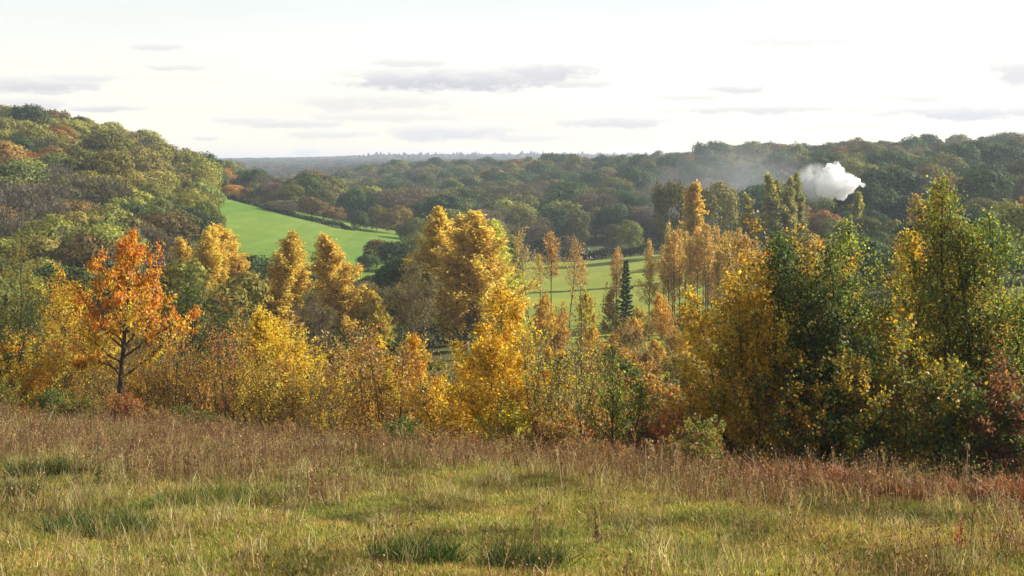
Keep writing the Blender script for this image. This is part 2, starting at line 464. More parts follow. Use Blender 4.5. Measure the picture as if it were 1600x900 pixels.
def make_tree(seed, H, W, clear=.15, stems=1, n1=26, n2=7, env='oval', a0=70, a1=30, up=.35, leaves=6000, lsize=.08,
              spread=.12, droop=.5, cols=((.4, .22, .03),), wts=(1,), r0=.012, topcols=None, width=.62, wob=.10, len2=.38, lean=0.0,
              twigs=True, inner=.15, uneven=.8, kvar=(.55, 1.3)):
    rng = np.random.default_rng(seed)
    tb = Tubes()
    segs, wgt = [], []
    ex, ev = ENV[env]
    for s in range(stems):
        if stems > 1:
            az = rng.uniform(0, 6.283)
            sp = rng.uniform(.05, .28) if s else .04
            base = np.array([math.cos(az), math.sin(az), 0]) * W * rng.uniform(0.01, .10)
            d0 = unit(np.array([math.cos(az) * sp, math.sin(az) * sp, 1.0]))
            hs = H * (rng.uniform(.70, .95) if s else .97)
        else:
            base = np.zeros(3)
            d0 = unit(np.array([lean, 0.3 * lean, 1.0]))
            hs = H * .96
        tr = path(rng, base - np.array([0, 0, .15]), d0, hs + .15, 9, .25, .035 if stems == 1 else .055)
        rr = H * r0 * (1 if stems == 1 else .6)
        rad = rr * np.linspace(1, .10, 10) ** .9
        rad[0] *= 1.35
        tb.add(tr, rad, 6 if stems == 1 else 5)
        segs.append((tr[-2], tr[-1])); wgt.append(.3 * H * .1)
        m1 = max(3, int(n1 / stems)) if stems > 1 else n1
        for k in range(m1):
            t = clear + (1 - clear) * ((k + rng.uniform(.1, .9)) / m1) * .97
            tc = (t - clear) / (1 - clear)
            p, td = at_path(tr, t)
            ang = math.radians(a0 + (a1 - a0) * tc + rng.normal(0, 7))
            az = k * 2.39996 + rng.normal(0, .4)
            d = np.array([math.cos(az) * math.sin(ang), math.sin(az) * math.sin(ang), math.cos(ang)]) + .3 * (td - np.array([0, 0, 1]))
            kk = W * .5 * rng.uniform(*kvar) * (1 if stems == 1 else .82)
            rise = math.cos(ang) + .3 * up
            L = .1 * H
            for _ in range(14):                     # the envelope holds at the tip of the branch
                tt = tc + L * rise / (H * (1 - clear))
                want = np.interp(min(tt, 1.0), ex, ev) * kk / max(math.sin(ang), .22) * (1 if tt < 1 else .5)
                L = .6 * L + .4 * want
            L = max(min(L, .6 * H), .03 * H)
            b = path(rng, p, d, L, 5, up, wob)
            rb = max(rr * (1 - .85 * t) * .5, .0016 * H)
            tb.add(b, rb * np.linspace(1, .22, 6), 4)
            for q in range(2, 5):
                segs.append((b[q], b[q + 1])); wgt.append(L / 5 * inner * 2)
            for j in range(n2):
                tt = .22 + .76 * (j + rng.uniform(.1, .9)) / n2
                p2, d2 = at_path(b, tt)
                side = unit(np.cross(d2, rng.normal(0, 1, 3)))
                dd = unit(d2 * rng.uniform(.5, 1.0) + side * rng.uniform(.5, .9))
                L2 = L * len2 * rng.uniform(.6, 1.2) * (1.15 - .5 * tt)
                c = path(rng, p2, dd, L2, 3, up * .6, wob)
                if twigs:
                    tb.add(c, rb * .42 * np.linspace(1, .3, 4), 3)
                segs += [(c[0], c[1]), (c[1], c[2]), (c[2], c[3])]
                wgt += [L2 * .2, L2 * .4, L2 * .45]
    A = np.array([q[0] for q in segs])
    B = np.array([q[1] for q in segs])
    wgt = np.array(wgt)
    # uneven leafing: some twigs keep more leaves than others
    wgt = wgt * np.exp(rng.normal(0, uneven, len(wgt)))
    pick = rng.choice(len(wgt), leaves, p=wgt / wgt.sum())
    P = A[pick] + (B[pick] - A[pick]) * rng.uniform(0, 1, (leaves, 1)) + rng.normal(0, spread, (leaves, 3)) * (H / 5) * .5
    out = P - np.array([0, 0, H * .45])
    out[:, 2] *= .3
    D = unit(rng.normal(0, .75, (leaves, 3)) + .5 * unit(out) + np.array([0, 0, -droop]))
    Nn = unit(rng.normal(0, .8, (leaves, 3)) + np.array([0, 0, .5]))
    size = lsize * rng.uniform(.65, 1.3, leaves)
    V = leaf_quads(P, D, Nn, size, width)
    own = rng.choice(len(cols), len(wgt) // 9 + 1, p=np.asarray(wts, float) / np.sum(wts))
    kind = np.where(rng.uniform(0, 1, leaves) < .6, own[pick // 9], rng.choice(len(cols), leaves, p=np.asarray(wts, float) / np.sum(wts)))
    col = np.clip(np.asarray(cols, float)[kind] * np.exp(rng.normal(0, .22, (leaves, 1))) * np.exp(rng.normal(0, .08, (leaves, 3))), .003, .85)
    if topcols is not None:
        tcol = palette(rng, topcols, np.ones(len(topcols)), leaves)
        hh = np.clip(P[:, 2] / H + rng.normal(0, .14, leaves) + .25 * (np.linalg.norm(out[:, :2], axis=1) / (W * .5) - .6), 0, 1)
        s = np.clip((hh - .70) / .25, 0, 1)[:, None]
        col = np.where(rng.uniform(0, 1, (leaves, 1)) < s, tcol, col)
    return tb.mesh('branches'), mesh_np('leaves', V, quads_seq(leaves), col=np.repeat(col, 4, 0))


def make_wood_tree(seed, n=2600, clumps=34, shape='dome', leaf=.045, twiggy=False, trunk_h=.3):
    """unit-height broadleaf: lumps of leaf sprays set round a dome, unit crown width"""
    rng = np.random.default_rng(seed)
    cs, rs = [], []
    for k in range(clumps):
        z = rng.uniform(-.75, 1)
        a = k * 2.39996 + rng.normal(0, .35)
        r = math.sqrt(max(0, 1 - z * z)) if z > 0 else math.sqrt(max(0, 1 - (z * .95) ** 2)) * .97
        q = rng.uniform(.52, .82)
        zc = .60 + z * (.30 if z > 0 else .40) * q / .72
        rad = rng.uniform(.13, .23)
        if shape == 'tall':
            r *= .85
        cs.append((math.cos(a) * r * q * .5, math.sin(a) * r * q * .5, zc))
        rs.append(rad)
    cs, rs = np.array(cs), np.array(rs)
    pick = rng.choice(clumps, n, p=rs ** 2 / np.sum(rs ** 2))
    nd = unit(rng.normal(0, 1, (n, 3)) + np.array([0, 0, .25]))
    nd = unit(nd + .45 * unit(cs[pick] - np.array([0, 0, .5])))
    P = cs[pick] + nd * (rs[pick] * rng.uniform(.72, 1.1, n) * np.exp(rng.normal(0, .08, n)))[:, None] * np.array([1, 1, .8])
    if twiggy:
        D = unit(nd * .8 + rng.normal(0, .5, (n, 3)) + np.array([0, 0, .7]))
        Nn = unit(rng.normal(0, 1, (n, 3)))
        V = leaf_quads(P - D * .05, D, Nn, np.full(n, leaf * 2.4) * rng.uniform(.6, 1.3, n), .16)
    else:
        Nn = unit(nd + rng.normal(0, .30, (n, 3)))
        D = unit(np.cross(Nn, rng.normal(0, 1, (n, 3))))
        V = leaf_quads(P - D * leaf * .5, D, Nn, leaf * rng.uniform(.6, 1.4, n), .8, .06)
    tone = np.exp(rng.normal(0, .12, clumps))[pick][:, None] * np.exp(rng.normal(0, .13, (n, 1)))
    col = np.clip(np.ones((n, 3)) * tone * np.exp(rng.normal(0, .06, (n, 3))), 0, 2)
    tb = Tubes()
    tr = path(rng, (0, 0, -.02), (0, 0, 1), .6, 6, .2, .03)
    tb.add(tr, np.linspace(.024, .008, 7), 6)
    for k in range(9):
        p, d = at_path(tr, rng.uniform(.4, .95))
        c = cs[rng.integers(clumps)]
        b = np.linspace(p, c, 4)
        b[1:3] += rng.normal(0, .012, (2, 3)) + np.array([0, 0, .015])
        tb.add(b, np.linspace(.009, .003, 4), 4)
    return tb.mesh('branches'), mesh_np('foliage', V, quads_seq(n), col=np.repeat(col, 4, 0))


def make_fir(seed, H, W, n=7000):
    rng = np.random.default_rng(seed)
    tb = Tubes()
    tb.add([(0, 0, -.2), (0, 0, H * .5), (0, 0, H)], [H * .014, H * .008, .01], 6)
    V, nl = [], 0
    P, D = [], []
    for k in range(90):
        t = .08 + .9 * k / 90
        z = H * t
        a = k * 2.39996
        L = W * .5 * (1 - t) ** .85 * rng.uniform(.5, 1.2) + .05
        d = np.array([math.cos(a), math.sin(a), -.12])
        b = path(rng, (0, 0, z), d, L, 4, .35, .04)
        tb.add(b, np.linspace(.02, .006, 5) * H / 8, 3)
        m = int(40 + 90 * L)
        x = rng.uniform(.1, 1, m)
        for q in x:
            p, dd = at_path(b, q)
            s = unit(np.cross(dd, (0, 0, 1)))
            P.append(p + s * rng.normal(0, .18) * L * (1.1 - q) * 1.3 + np.array([0, 0, rng.normal(-.03, .05)]))
            D.append(dd * .8 + s * rng.normal(0, .7) + np.array([0, 0, -.2]))
    P, D = np.array(P), unit(np.array(D))
    m = len(P)
    V = leaf_quads(P, D, unit(rng.normal(0, .3, (m, 3)) + np.array([0, 0, 1.])), H * .035 * rng.uniform(.6, 1.3, m), .35)
    col = jit(rng, (.025, .05, .03), m, .25, .08)
    return tb.mesh('branches'), mesh_np('needles', V, quads_seq(m), col=np.repeat(col, 4, 0))


def place(name, meshes, loc, rz=0.0, scale=(1, 1, 1), label=None, cat='tree', group=None, color=(1, 1, 1), leafmat=None, bark=None, part='crown'):
    root = bpy.data.objects.new(name, None)
    root.empty_display_size = .3
    C.objects.link(root)
    root.location = loc
    root.rotation_euler = (0, 0, rz)
    root.scale = scale
    tag(root, label, cat, group)
    t = link('trunk', meshes[0], bark or M_BARK, root)
    c = link(part, meshes[1], leafmat or M_LEAF, root)
    c.color = (*color, 1)
    return root


def ground_point(u, Y, sink=.05):
    X = px_x(u, Y)
    return X, Y, float(hgt(X, Y)) - sink


def height_to(u, Y, top):
    """tree height so that its top reaches the given photo row"""
    x, y, z = ground_point(u, Y)
    return -(top - HZ) / F * Y - z

# ----------------------------------------------------------------------------
# colours (linear base colours of leaves)
# ----------------------------------------------------------------------------
GOLD, YEL, AMB = (.60, .39, .035), (.66, .53, .05), (.50, .27, .03)
ORG, RED, PINK = (.64, .25, .03), (.55, .08, .04), (.60, .22, .13)
LIME, GRN, DGR, OLV = (.36, .40, .055), (.16, .22, .045), (.06, .10, .028), (.21, .19, .04)
BRN, TAN, RBR = (.27, .15, .05), (.42, .28, .12), (.24, .08, .04)

MARKS = [(0, 'the left edge tree'), (95, 'the golden orange young tree'), (195, 'the orange cherry'), (300, 'the dark green round tree'), (425, 'the lemon yellow maple'), (482, 'the small yellow bush'),
         (600, 'the russet twiggy shrub'), (690, 'the orange gold small tree'), (752, 'the big golden maple'), (885, 'the tall bare stems'), (958, 'the small open green tree'), (1035, 'the pink spindle'),
         (1165, 'the golden hazel'), (1235, 'the bronze hazel'), (1300, 'the ivy-clad trunk'), (1385, 'the lime topped tree'), (1452, 'the golden tree on the right'), (1505, 'the tallest green tree'), (1588, 'the right edge tree')]


def mark(u):
    return min(MARKS, key=lambda q: abs(q[0] - u))[1]


# ----------------------------------------------------------------------------
# trees along the meadow edge
# ----------------------------------------------------------------------------
SP = {
    'cherry': dict(clear=.40, n1=34, n2=8, env='round', a0=72, a1=25, up=.55, lsize=.135, droop=1.2, spread=.09, width=.46, cols=(YEL, (.60, .30, .03), ORG), wts=(4, 4, 2), topcols=(ORG, (.66, .27, .06), (.60, .17, .04)), r0=.017, bark=M_BARK),
    'maple': dict(clear=.18, stems=2, n1=70, n2=9, env='oval', a0=74, a1=22, up=.35, lsize=.078, droop=.4, spread=.12, width=.85, r0=.012),
    'hazel': dict(clear=.15, stems=7, n1=70, n2=8, env='even', a0=55, a1=28, up=.35, lsize=.078, droop=.5, spread=.13, width=.8, r0=.011),
    'alder': dict(clear=.22, stems=3, n1=100, n2=9, env='round', a0=60, a1=26, up=.5, lsize=.075, droop=.35, spread=.14, width=.75, r0=.013),
    'thin': dict(clear=.2, stems=6, n1=64, n2=6, env='even', a0=34, a1=20, up=.4, lsize=.07, droop=.4, spread=.10, width=.6, r0=.009),
    'bush': dict(clear=.03, stems=6, n1=60, n2=7, env='round', a0=62, a1=25, up=.3, lsize=.085, droop=.4, spread=.16, width=.75, r0=.010),
}
# name, column, distance, top row, width px, species, leaves, colours, weights, label
EDGE = [
    ('maple_tree', 8, 41, 382, 150, 'alder', 13000, (OLV, GRN, (.30, .24, .03)), (4, 4, 3), 'olive green and yellow leafy tree cut off at the left edge'),
    ('pine_shrub', 2, 38, 478, 80, 'alder', 7000, (DGR, (.05, .09, .045)), (3, 2), 'dark blue-green bush low at the left edge below the olive tree'),
    ('maple_tree', 88, 40, 415, 110, 'maple', 8000, (GOLD, YEL, ORG, OLV), (4, 3, 2, 2), 'golden orange young tree just left of the bright orange cherry'),
    ('maple_tree', 62, 37.5, 500, 95, 'bush', 6000, (GOLD, YEL, ORG), (3, 3, 2), 'low amber bush at the foot of the trees left of the cherry'),
    ('cherry_tree', 180, 36.5, 362, 185, 'cherry', 8600, None, None, 'bright orange-red cherry tree with bare dark trunk above the meadow'),
    ('ash_sapling', 128, 38, 470, 80, 'thin', 2600, (GOLD, OLV, YEL), (3, 2, 2), 'thin stemmed young tree with sparse yellow leaves beside the cherry trunk'),
    ('hawthorn_tree', 300, 45, 428, 135, 'alder', 12000, (DGR, GRN, (.07, .10, .025)), (4, 3, 2), 'round dark green tree right behind the orange cherry'),
    ('birch_shrub', 262, 37, 490, 105, 'thin', 4200, (BRN, GOLD, TAN, OLV), (4, 3, 2, 2), 'brown sparse-leaved shrub between the cherry and the green tree'),
    ('birch_shrub', 325, 36, 505, 110, 'thin', 5000, (BRN, GOLD, OLV, TAN), (4, 3, 2, 2), 'brown and yellow speckled shrub below the dark green tree'),
    ('cherry_sapling', 366, 35, 452, 58, 'thin', 1500, (GOLD, ORG, PINK), (2, 3, 3), 'slim sapling with a few salmon pink leaves at its tip'),
    ('hazel_shrub', 392, 33.5, 540, 100, 'thin', 4500, (YEL, OLV, BRN, GOLD), (3, 3, 3, 2), 'thin stemmed yellow speckled shrub below the bright yellow maple'),
    ('maple_tree', 425, 38, 486, 130, 'maple', 11000, (YEL, (.60, .44, .04), GOLD), (4, 3, 2), 'bright lemon yellow maple in the left half of the hedge'),
    ('maple_tree', 482, 35.5, 552, 75, 'bush', 6000, (YEL, (.62, .44, .04), OLV), (4, 3, 1), 'small round bright yellow bush right of the yellow maple'),
    ('birch_shrub', 548, 33.5, 520, 90, 'thin', 3600, (BRN, TAN, OLV, GOLD), (3, 2, 3, 2), 'bare stemmed shrub with few pale leaves, left of the brown twiggy shrub'),
    ('birch_shrub', 600, 31.5, 494, 120, 'bush', 5200, (BRN, AMB, GOLD, TAN), (4, 3, 2, 2), 'russet brown twiggy shrub with several dark stems, left of the golden maple'),
    ('maple_tree', 690, 33, 508, 85, 'maple', 7000, (GOLD, ORG, YEL), (4, 2, 3), 'orange gold small tree close against the left of the golden maple'),
    ('maple_tree', 752, 29, 452, 185, 'maple', 19000, (GOLD, YEL, (.55, .33, .03)), (4, 3, 3), 'big golden yellow maple in the middle of the hedge'),
    ('maple_tree', 818, 27.5, 622, 70, 'bush', 4200, (LIME, (.42, .40, .05), YEL), (4, 3, 1), 'small lime yellow bush at the right foot of the golden maple'),
    ('ash_sapling', 885, 28, 482, 115, 'thin', 3600, (OLV, LIME, TAN, (.30, .29, .14)), (3, 3, 2, 2), 'tall bare stems with pale green leaves right of the golden maple'),
    ('ash_sapling', 915, 29.5, 520, 75, 'thin', 2200, (OLV, BRN, GOLD), (3, 2, 2), 'slender brown-leaved stems beside the tall pale stems'),
    ('hawthorn_tree', 958, 26.5, 552, 95, 'alder', 4800, (GRN, OLV, LIME), (4, 3, 2), 'small open green tree with a leaning thin trunk, mid-right'),
    ('spindle_shrub', 1035, 26.5, 618, 130, 'bush', 7000, (PINK, (.55, .22, .12), RED, ORG, OLV), (4, 3, 1, 2, 2), 'coral pink leaved spindle shrub right of the small green tree'),
    ('spindle_shrub', 955, 27.5, 640, 70, 'bush', 2600, (PINK, ORG, BRN), (3, 2, 2), 'small pink and brown shrub at the foot of the small green tree'),
    ('spindle_shrub', 1095, 25.6, 600, 80, 'thin', 3200, (PINK, ORG, BRN, OLV), (2, 3, 3, 2), 'thin rusty pink shrub between the spindle and the golden hazel'),
    ('hazel_tree', 1165, 25, 425, 170, 'hazel', 19000, (GOLD, YEL, AMB, OLV), (5, 3, 2, 2), 'golden hazel with arching branches at the left of the tall right-hand trees'),
    ('hazel_tree', 1235, 26, 355, 150, 'hazel', 15000, (GOLD, OLV, AMB, BRN), (4, 4, 2, 2), 'bronze and olive hazel between the golden hazel and the ivy dark tree'),
    ('alder_tree', 1300, 23.6, 375, 100, 'alder', 17000, (DGR, GRN, (.06, .09, .025)), (4, 3, 3), 'dark green tree with thick ivy-clad trunk at the meadow edge'),
    ('alder_tree', 1385, 25.5, 312, 150, 'alder', 19000, (GRN, LIME, (.22, .26, .04)), (3, 5, 3), 'fresh green tree with bright lime top right of the ivy dark tree'),
    ('maple_tree', 1452, 27.5, 352, 115, 'maple', 15000, (GOLD, YEL, AMB), (4, 3, 2), 'golden yellow tree squeezed between the two tall green trees on the right'),
    ('oak_tree', 1505, 24.6, 268, 150, 'alder', 19000, (OLV, GRN, (.30, .17, .03), LIME), (3, 4, 2, 2), 'tallest green tree near the right edge with bronze tipped leaves'),
    ('alder_tree', 1588, 25, 322, 150, 'alder', 18000, (GRN, (.13, .20, .06), LIME), (4, 3, 2), 'mid green tree cut off by the right edge'),
    ('hazel_tree', 1420, 23.2, 520, 150, 'hazel', 11000, (GOLD, OLV, GRN, BRN), (3, 3, 3, 1), 'low mixed gold and green hazel below the lime topped tree'),
    ('hazel_tree', 1345, 22.8, 600, 100, 'bush', 6500, (GRN, DGR, OLV, GOLD), (3, 3, 2, 2), 'dark low bush right of the ivy-clad trunk'),
    ('hazel_tree', 1225, 23.4, 560, 120, 'hazel', 8500, (GOLD, AMB, OLV, DGR), (3, 3, 2, 2), 'low dark gold hazel just left of the ivy-clad trunk'),
    ('dogwood_shrub', 1582, 21.8, 560, 120, 'bush', 7500, ((.16, .07, .04), BRN, RBR, DGR), (4, 3, 2, 2), 'dark red-brown bush at the lower right edge'),
    ('hazel_tree', 1500, 22.3, 560, 130, 'bush', 9500, (DGR, GRN, OLV, GOLD), (4, 3, 2, 1), 'shady green bush under the tallest tree on the right'),
    ('dogwood_shrub', 1552, 23.2, 540, 60, 'thin', 1100, (RED, ORG, (.5, .1, .03), GRN), (3, 2, 2, 2), 'thin shrub with scarlet leaves beside the red-brown bush'),
]
for i, (nm, u, Y, top, wpx, spn, nl, cols, wts, lab) in enumerate(EDGE):
    Y = Y * 1.38                                # they stand on the bank below the brow of the meadow
    sp = dict(SP[spn])
    bark = sp.pop('bark', M_BARK)
    H = height_to(u, Y, top) * (1.08 if spn in ('alder', 'hazel') and u < 1450 else 1.02)
    W = wpx / F * Y * (1.12 if spn == 'cherry' else 1.4)
    if 'big golden maple' in lab or 'lemon' in lab:
        sp['stems'], sp['n1'], sp['env'] = 1, 90, 'oval'
        nl *= 1.7
        W *= 1.12
    if spn == 'alder':
        nl *= .75
    if cols is not None:
        sp['cols'], sp['wts'] = cols, wts
    me = make_tree(100 + i, H, W, leaves=int(nl * 1.25), **sp)
    place(nm, me, ground_point(u, Y), 0.0, label=lab, cat='tree' if ('tree' in nm or 'sapling' in nm) else 'shrub', bark=bark)

# low growth at the feet of the edge trees
rng = np.random.default_rng(5)
BUSH = [make_tree(300 + k, 1.5, 1.7, leaves=5200, cols=c, wts=w, **{**SP['bush'], 'lsize': .05, 'n1': 80, 'a0': 50}) for k, (c, w) in enumerate([
    ((OLV, GRN, BRN), (3, 3, 3)), ((BRN, AMB, OLV, RBR), (4, 1, 3, 2)), ((DGR, GRN, OLV), (3, 3, 2)), ((PINK, RBR, BRN, OLV), (2, 2, 4, 2))])]
BL = ['low olive green bush at the meadow edge below ', 'low rust brown bush at the meadow edge below ',
      'low dark green bush at the meadow edge below ', 'low pink and orange bush at the meadow edge below ']
for k, u in enumerate(np.linspace(-30, 1640, 62)):
    u = u + rng.normal(0, 10)
    ww = [4, 3, 2, 1] if u < 500 else ([2, 4, 2, 2] if u < 900 else ([1, 3, 2, 4] if u < 1150 else [2, 2, 6, .6]))
    b = rng.choice(4, p=np.array(ww) / sum(ww))
    # first row just past the meadow edge
    Y = 30.0
    for _ in range(20):
        Y = edge_y(px_x(u, Y)) * .5 + Y * .5
    Y += rng.uniform(1.2, 6.0)
    s = rng.uniform(.4, .95) * (1 if u < 1100 else .65)
    place('bush', BUSH[b], ground_point(u, Y), rng.uniform(0, 6.28), (s * rng.uniform(.9, 1.3), s, s), BL[b] + mark(u), 'bush', 'low bushes along the meadow edge')

# ----------------------------------------------------------------------------
# young trees that close the gaps in the belt
BELT = [make_tree(360 + k, 6.0, w_, leaves=n_, cols=c, wts=w, **{**SP[sp_], 'n1': 84}) for k, (sp_, w_, n_, c, w) in enumerate([
    ('thin', 3.0, 6500, (BRN, GOLD, OLV, TAN), (4, 2, 3, 2)), ('hazel', 3.4, 11000, (GOLD, OLV, AMB, BRN), (4, 3, 2, 2)), ('alder', 3.2, 11000, (GRN, OLV, DGR), (3, 3, 2)),
    ('maple', 3.4, 11000, (YEL, GOLD, OLV), (3, 3, 2)), ('thin', 2.6, 4200, (OLV, TAN, BRN), (3, 2, 3)), ('bush', 3.4, 9000, (BRN, RBR, AMB, OLV), (3, 2, 2, 2)), ('alder', 3.4, 12000, (DGR, GRN), (3, 2))])]
BW = ['brown speckled thin stemmed young tree in the belt', 'gold and olive young hazel in the belt', 'mid green young tree in the belt', 'yellow young maple in the belt',
      'nearly bare grey stemmed young tree in the belt', 'russet brown bushy young tree in the belt', 'dark green young tree in the belt']
rngb = np.random.default_rng(55)
for k in range(74):
    u = -20 + 1650 * (k + rngb.uniform(0, 1)) / 74
    lo = np.interp(u, [0, 110, 250, 360, 520, 600, 700, 840, 930, 1000, 1090, 1180, 1300, 1450, 1600], [470, 500, 520, 530, 545, 530, 545, 520, 590, 640, 600, 500, 440, 400, 420])
    top = lo + rngb.uniform(0, 1) ** 1.3 * 90
    w = [3, 1.2, .7, 1, 2.5, 1.5, .4] if u < 930 else ([2, 1, .5, .5, 1.5, 2.5, .3] if u < 1110 else [1, 4, 1.2, 3, .6, .8, 1.0])
    b = rngb.choice(7, p=np.array(w) / sum(w))
    Y = np.interp(u, [0, 800, 1600], [51, 41, 34]) + rngb.uniform(2, 13)
    H = height_to(u, Y, top)
    sx = min(max(H / 6.0, .55), 1.25) * rngb.uniform(.85, 1.15)
    side = ' near ' + mark(u)
    place('young_tree', BELT[b], ground_point(u, Y), rngb.uniform(0, 6.28), (sx, sx, H / 6.0), BW[b] + side, 'tree', 'young trees filling the belt below the meadow')

# ----------------------------------------------------------------------------
# scrub on the slope below the edge trees
# ----------------------------------------------------------------------------
SCRUB = [make_tree(330 + k, 3.2, 2.6, leaves=2600, cols=c, wts=w, **{**SP[s], 'lsize': .125}) for k, (s, c, w) in enumerate([
    ('bush', (OLV, GRN, BRN), (3, 2, 2)), ('bush', (BRN, AMB, GOLD), (3, 2, 2)), ('alder', (DGR, GRN), (3, 2)), ('thin', (BRN, TAN, OLV), (3, 2, 2)), ('maple', (GOLD, YEL, AMB), (3, 2, 2))])]
SL = ['olive green scrub bush on the slope behind the edge trees', 'russet scrub bush on the slope behind the edge trees', 'dark green scrub tree on the slope behind the edge trees',
      'bare brown scrub bush on the slope behind the edge trees', 'golden scrub tree on the slope behind the edge trees']
for k in range(95):
    u = rng.uniform(-60, 1660)
    Y = rng.uniform(60, 118)
    cap = np.interp(u, [0, 100, 250, 420, 520, 620, 700, 830, 930, 1000, 1100, 1250, 1600], [450, 460, 470, 500, 505, 500, 490, 520, 560, 590, 560, 450, 420])
    H = min(height_to(u, Y, cap + rng.uniform(0, 60)), rng.uniform(2.6, 5.5))
    if H < 1.3:
        continue
    ww = [3, 2, 2, 2, 1.5]
    b = rng.choice(5, p=np.array(ww) / sum(ww))
    s = H / 3.2
    place('scrub_bush', SCRUB[b], ground_point(u, Y), rng.uniform(0, 6.28), (s * rng.uniform(.9, 1.4),) * 2 + (s,), SL[b].replace('the edge trees', mark(u)), 'bush', 'scrub on the slope below the meadow')

# ----------------------------------------------------------------------------
# poplars in the valley
# ----------------------------------------------------------------------------
PG = ((.64, .49, .09), (.68, .53, .09), (.55, .40, .08), (.60, .50, .10))
POP = [make_tree(400 + k, 15, w, leaves=n, clear=c, n1=110, n2=8, env='spire', a0=46, a1=20, up=.25, lsize=.19, droop=.3, spread=.085, width=.8, r0=.010, cols=PG, wts=(3, 3, 2, 2), len2=.2, inner=.35, uneven=.35, kvar=(.82, 1.12))
       for k, (w, n, c, e) in enumerate([(6.5, 23000, .05, 'flame'), (5.6, 20000, .06, 'flame'), (7.0, 26000, .04, 'flame'), (5.0, 16000, .06, 'flame')])]
PS = ((.50, .34, .10), (.55, .40, .09), (.42, .26, .09), (.44, .36, .10))
POS = [make_tree(420 + k, 13, w, leaves=n, clear=c, n1=n1, n2=6, env=e, a0=a, a1=20, up=.3, lsize=.22, droop=.3, spread=.12, width=.8, r0=.0085, cols=PS, wts=(3, 3, 2, 2), len2=.34, lean=ln)
       for k, (n, c, n1, w, e, a, ln) in enumerate([(1900, .36, 50, 3.0, 'column', 50, .02), (1200, .45, 36, 2.6, 'oval', 58, -.03), (2400, .28, 60, 3.4, 'spire', 44, .0), (900, .34, 40, 3.6, 'vase', 40, .05), (1600, .52, 40, 2.8, 'round', 60, -.04), (1500, .22, 60, 2.4, 'column', 40, .03)])]
LOM = [make_tree(440 + k, 20, 3.0, leaves=9000, clear=.06, n1=90, n2=6, env='column', a0=20, a1=12, up=.4, lsize=.42, droop=.1, spread=.10, width=.8, r0=.009, cols=((.32, .31, .06), (.38, .34, .06), (.26, .26, .05)), wts=(3, 3, 3), len2=.3)
       for k in range(3)]

# column, distance, top row, width px, proto, label, tint
GP = [
    (318, 150, 345, 78, 2, 'broad golden poplar at the left end of the poplar group', (1, 1, 1)),
    (352, 156, 338, 80, 0, 'golden poplar second from the left, just below the bright pasture', (1, .95, 1)),
    (390, 150, 392, 50, 3, 'short amber poplar right of the left pair of golden poplars', (.95, .85, .9)),
    (445, 152, 353, 72, 1, 'golden poplar with twin tips standing alone in front of the pasture', (1, 1, 1)),
    (541, 148, 354, 86, 0, 'golden poplar with pointed top below the hedge end', (1.02, .98, 1)),
    (598, 140, 448, 36, 3, 'small golden poplar at the right foot of the pointed poplar', (1, 1.05, 1)),
    (682, 160, 313, 85, 1, 'tall golden poplar at the left back of the big central poplars', (1, 1, 1)),
    (728, 150, 320, 118, 2, 'biggest golden poplar in the middle of the valley', (1, .97, 1)),
    (776, 158, 335, 66, 3, 'yellow-green poplar at the right of the big central poplars', (.85, 1.15, 1.2)),
    (300, 158, 362, 50, 3, 'narrow golden poplar at the far left of the poplar group', (1, .97, 1)),
    (336, 148, 352, 60, 1, 'golden poplar between the two left broad ones', (1, 1, 1)),
    (374, 158, 350, 50, 3, 'slim golden poplar right of the left broad pair', (1, .97, 1)),
    (656, 166, 346, 60, 0, 'amber poplar at the left shoulder of the central poplars', (1, .95, 1)),
    (706, 162, 322, 66, 3, 'golden poplar filling the middle of the central poplars', (1, 1, 1)),
    (752, 165, 324, 70, 0, 'golden poplar at the right shoulder of the biggest poplar', (1, 1, 1)),
    (797, 166, 372, 46, 3, 'small olive gold poplar at the right end of the central poplars', (.9, 1.05, 1)),
    (1028, 100, 527, 35, 1, 'low golden poplar bush above the pink spindle', (1, .95, 1)),
    (1082, 102, 535, 40, 1, 'low amber poplar bush beside the golden hazel', (1, .9, 1)),
]
rng = np.random.default_rng(8)
for (u, Y, top, wpx, p, lab, tint) in GP:
    H = height_to(u, Y, top)
    pw = (6.5, 5.6, 7.0, 5.0)[p]
    sx = (wpx / F * Y) / pw * 1.6
    place('poplar_tree', POP[p], ground_point(u, Y), rng.uniform(0, 6.28), (sx, sx, H / 15), lab, 'tree', 'golden poplars in the valley', tint, leafmat=M_POPLAR, bark=M_BARKP)
row = [(828, 166, 348, 30), (858, 170, 350, 28), (889, 172, 370, 26), (962, 168, 376, 24), (1014, 166, 368, 28), (1040, 176, 392, 24), (1056, 168, 360, 30),
       (1086, 172, 358, 30), (1104, 166, 346, 34), (1122, 178, 372, 26), (1133, 170, 352, 30), (1152, 176, 362, 28), (1168, 168, 356, 32), (1190, 174, 366, 30), (1212, 168, 374, 30),
       (1240, 170, 370, 34), (1268, 172, 362, 34), (1300, 166, 375, 34), (845, 182, 392, 24), (905, 186, 400, 20), (1075, 190, 385, 24), (1112, 195, 380, 24), (1145, 198, 390, 24)]
for k in range(17):
    row.append((1036 + k * 8.6 + rng.uniform(-3, 3), rng.uniform(164, 190), rng.uniform(340, 380), rng.uniform(22, 30)))
_o = ['first', 'second', 'third', 'fourth', 'fifth', 'sixth', 'seventh', 'eighth', 'ninth']
ORD = _o + ['tenth', 'eleventh', 'twelfth', 'thirteenth', 'fourteenth', 'fifteenth', 'sixteenth', 'seventeenth', 'eighteenth', 'nineteenth', 'twentieth'] + ['twenty-' + q for q in _o] + ['thirtieth'] + ['thirty-' + q for q in _o] + ['fortieth']
row.sort()
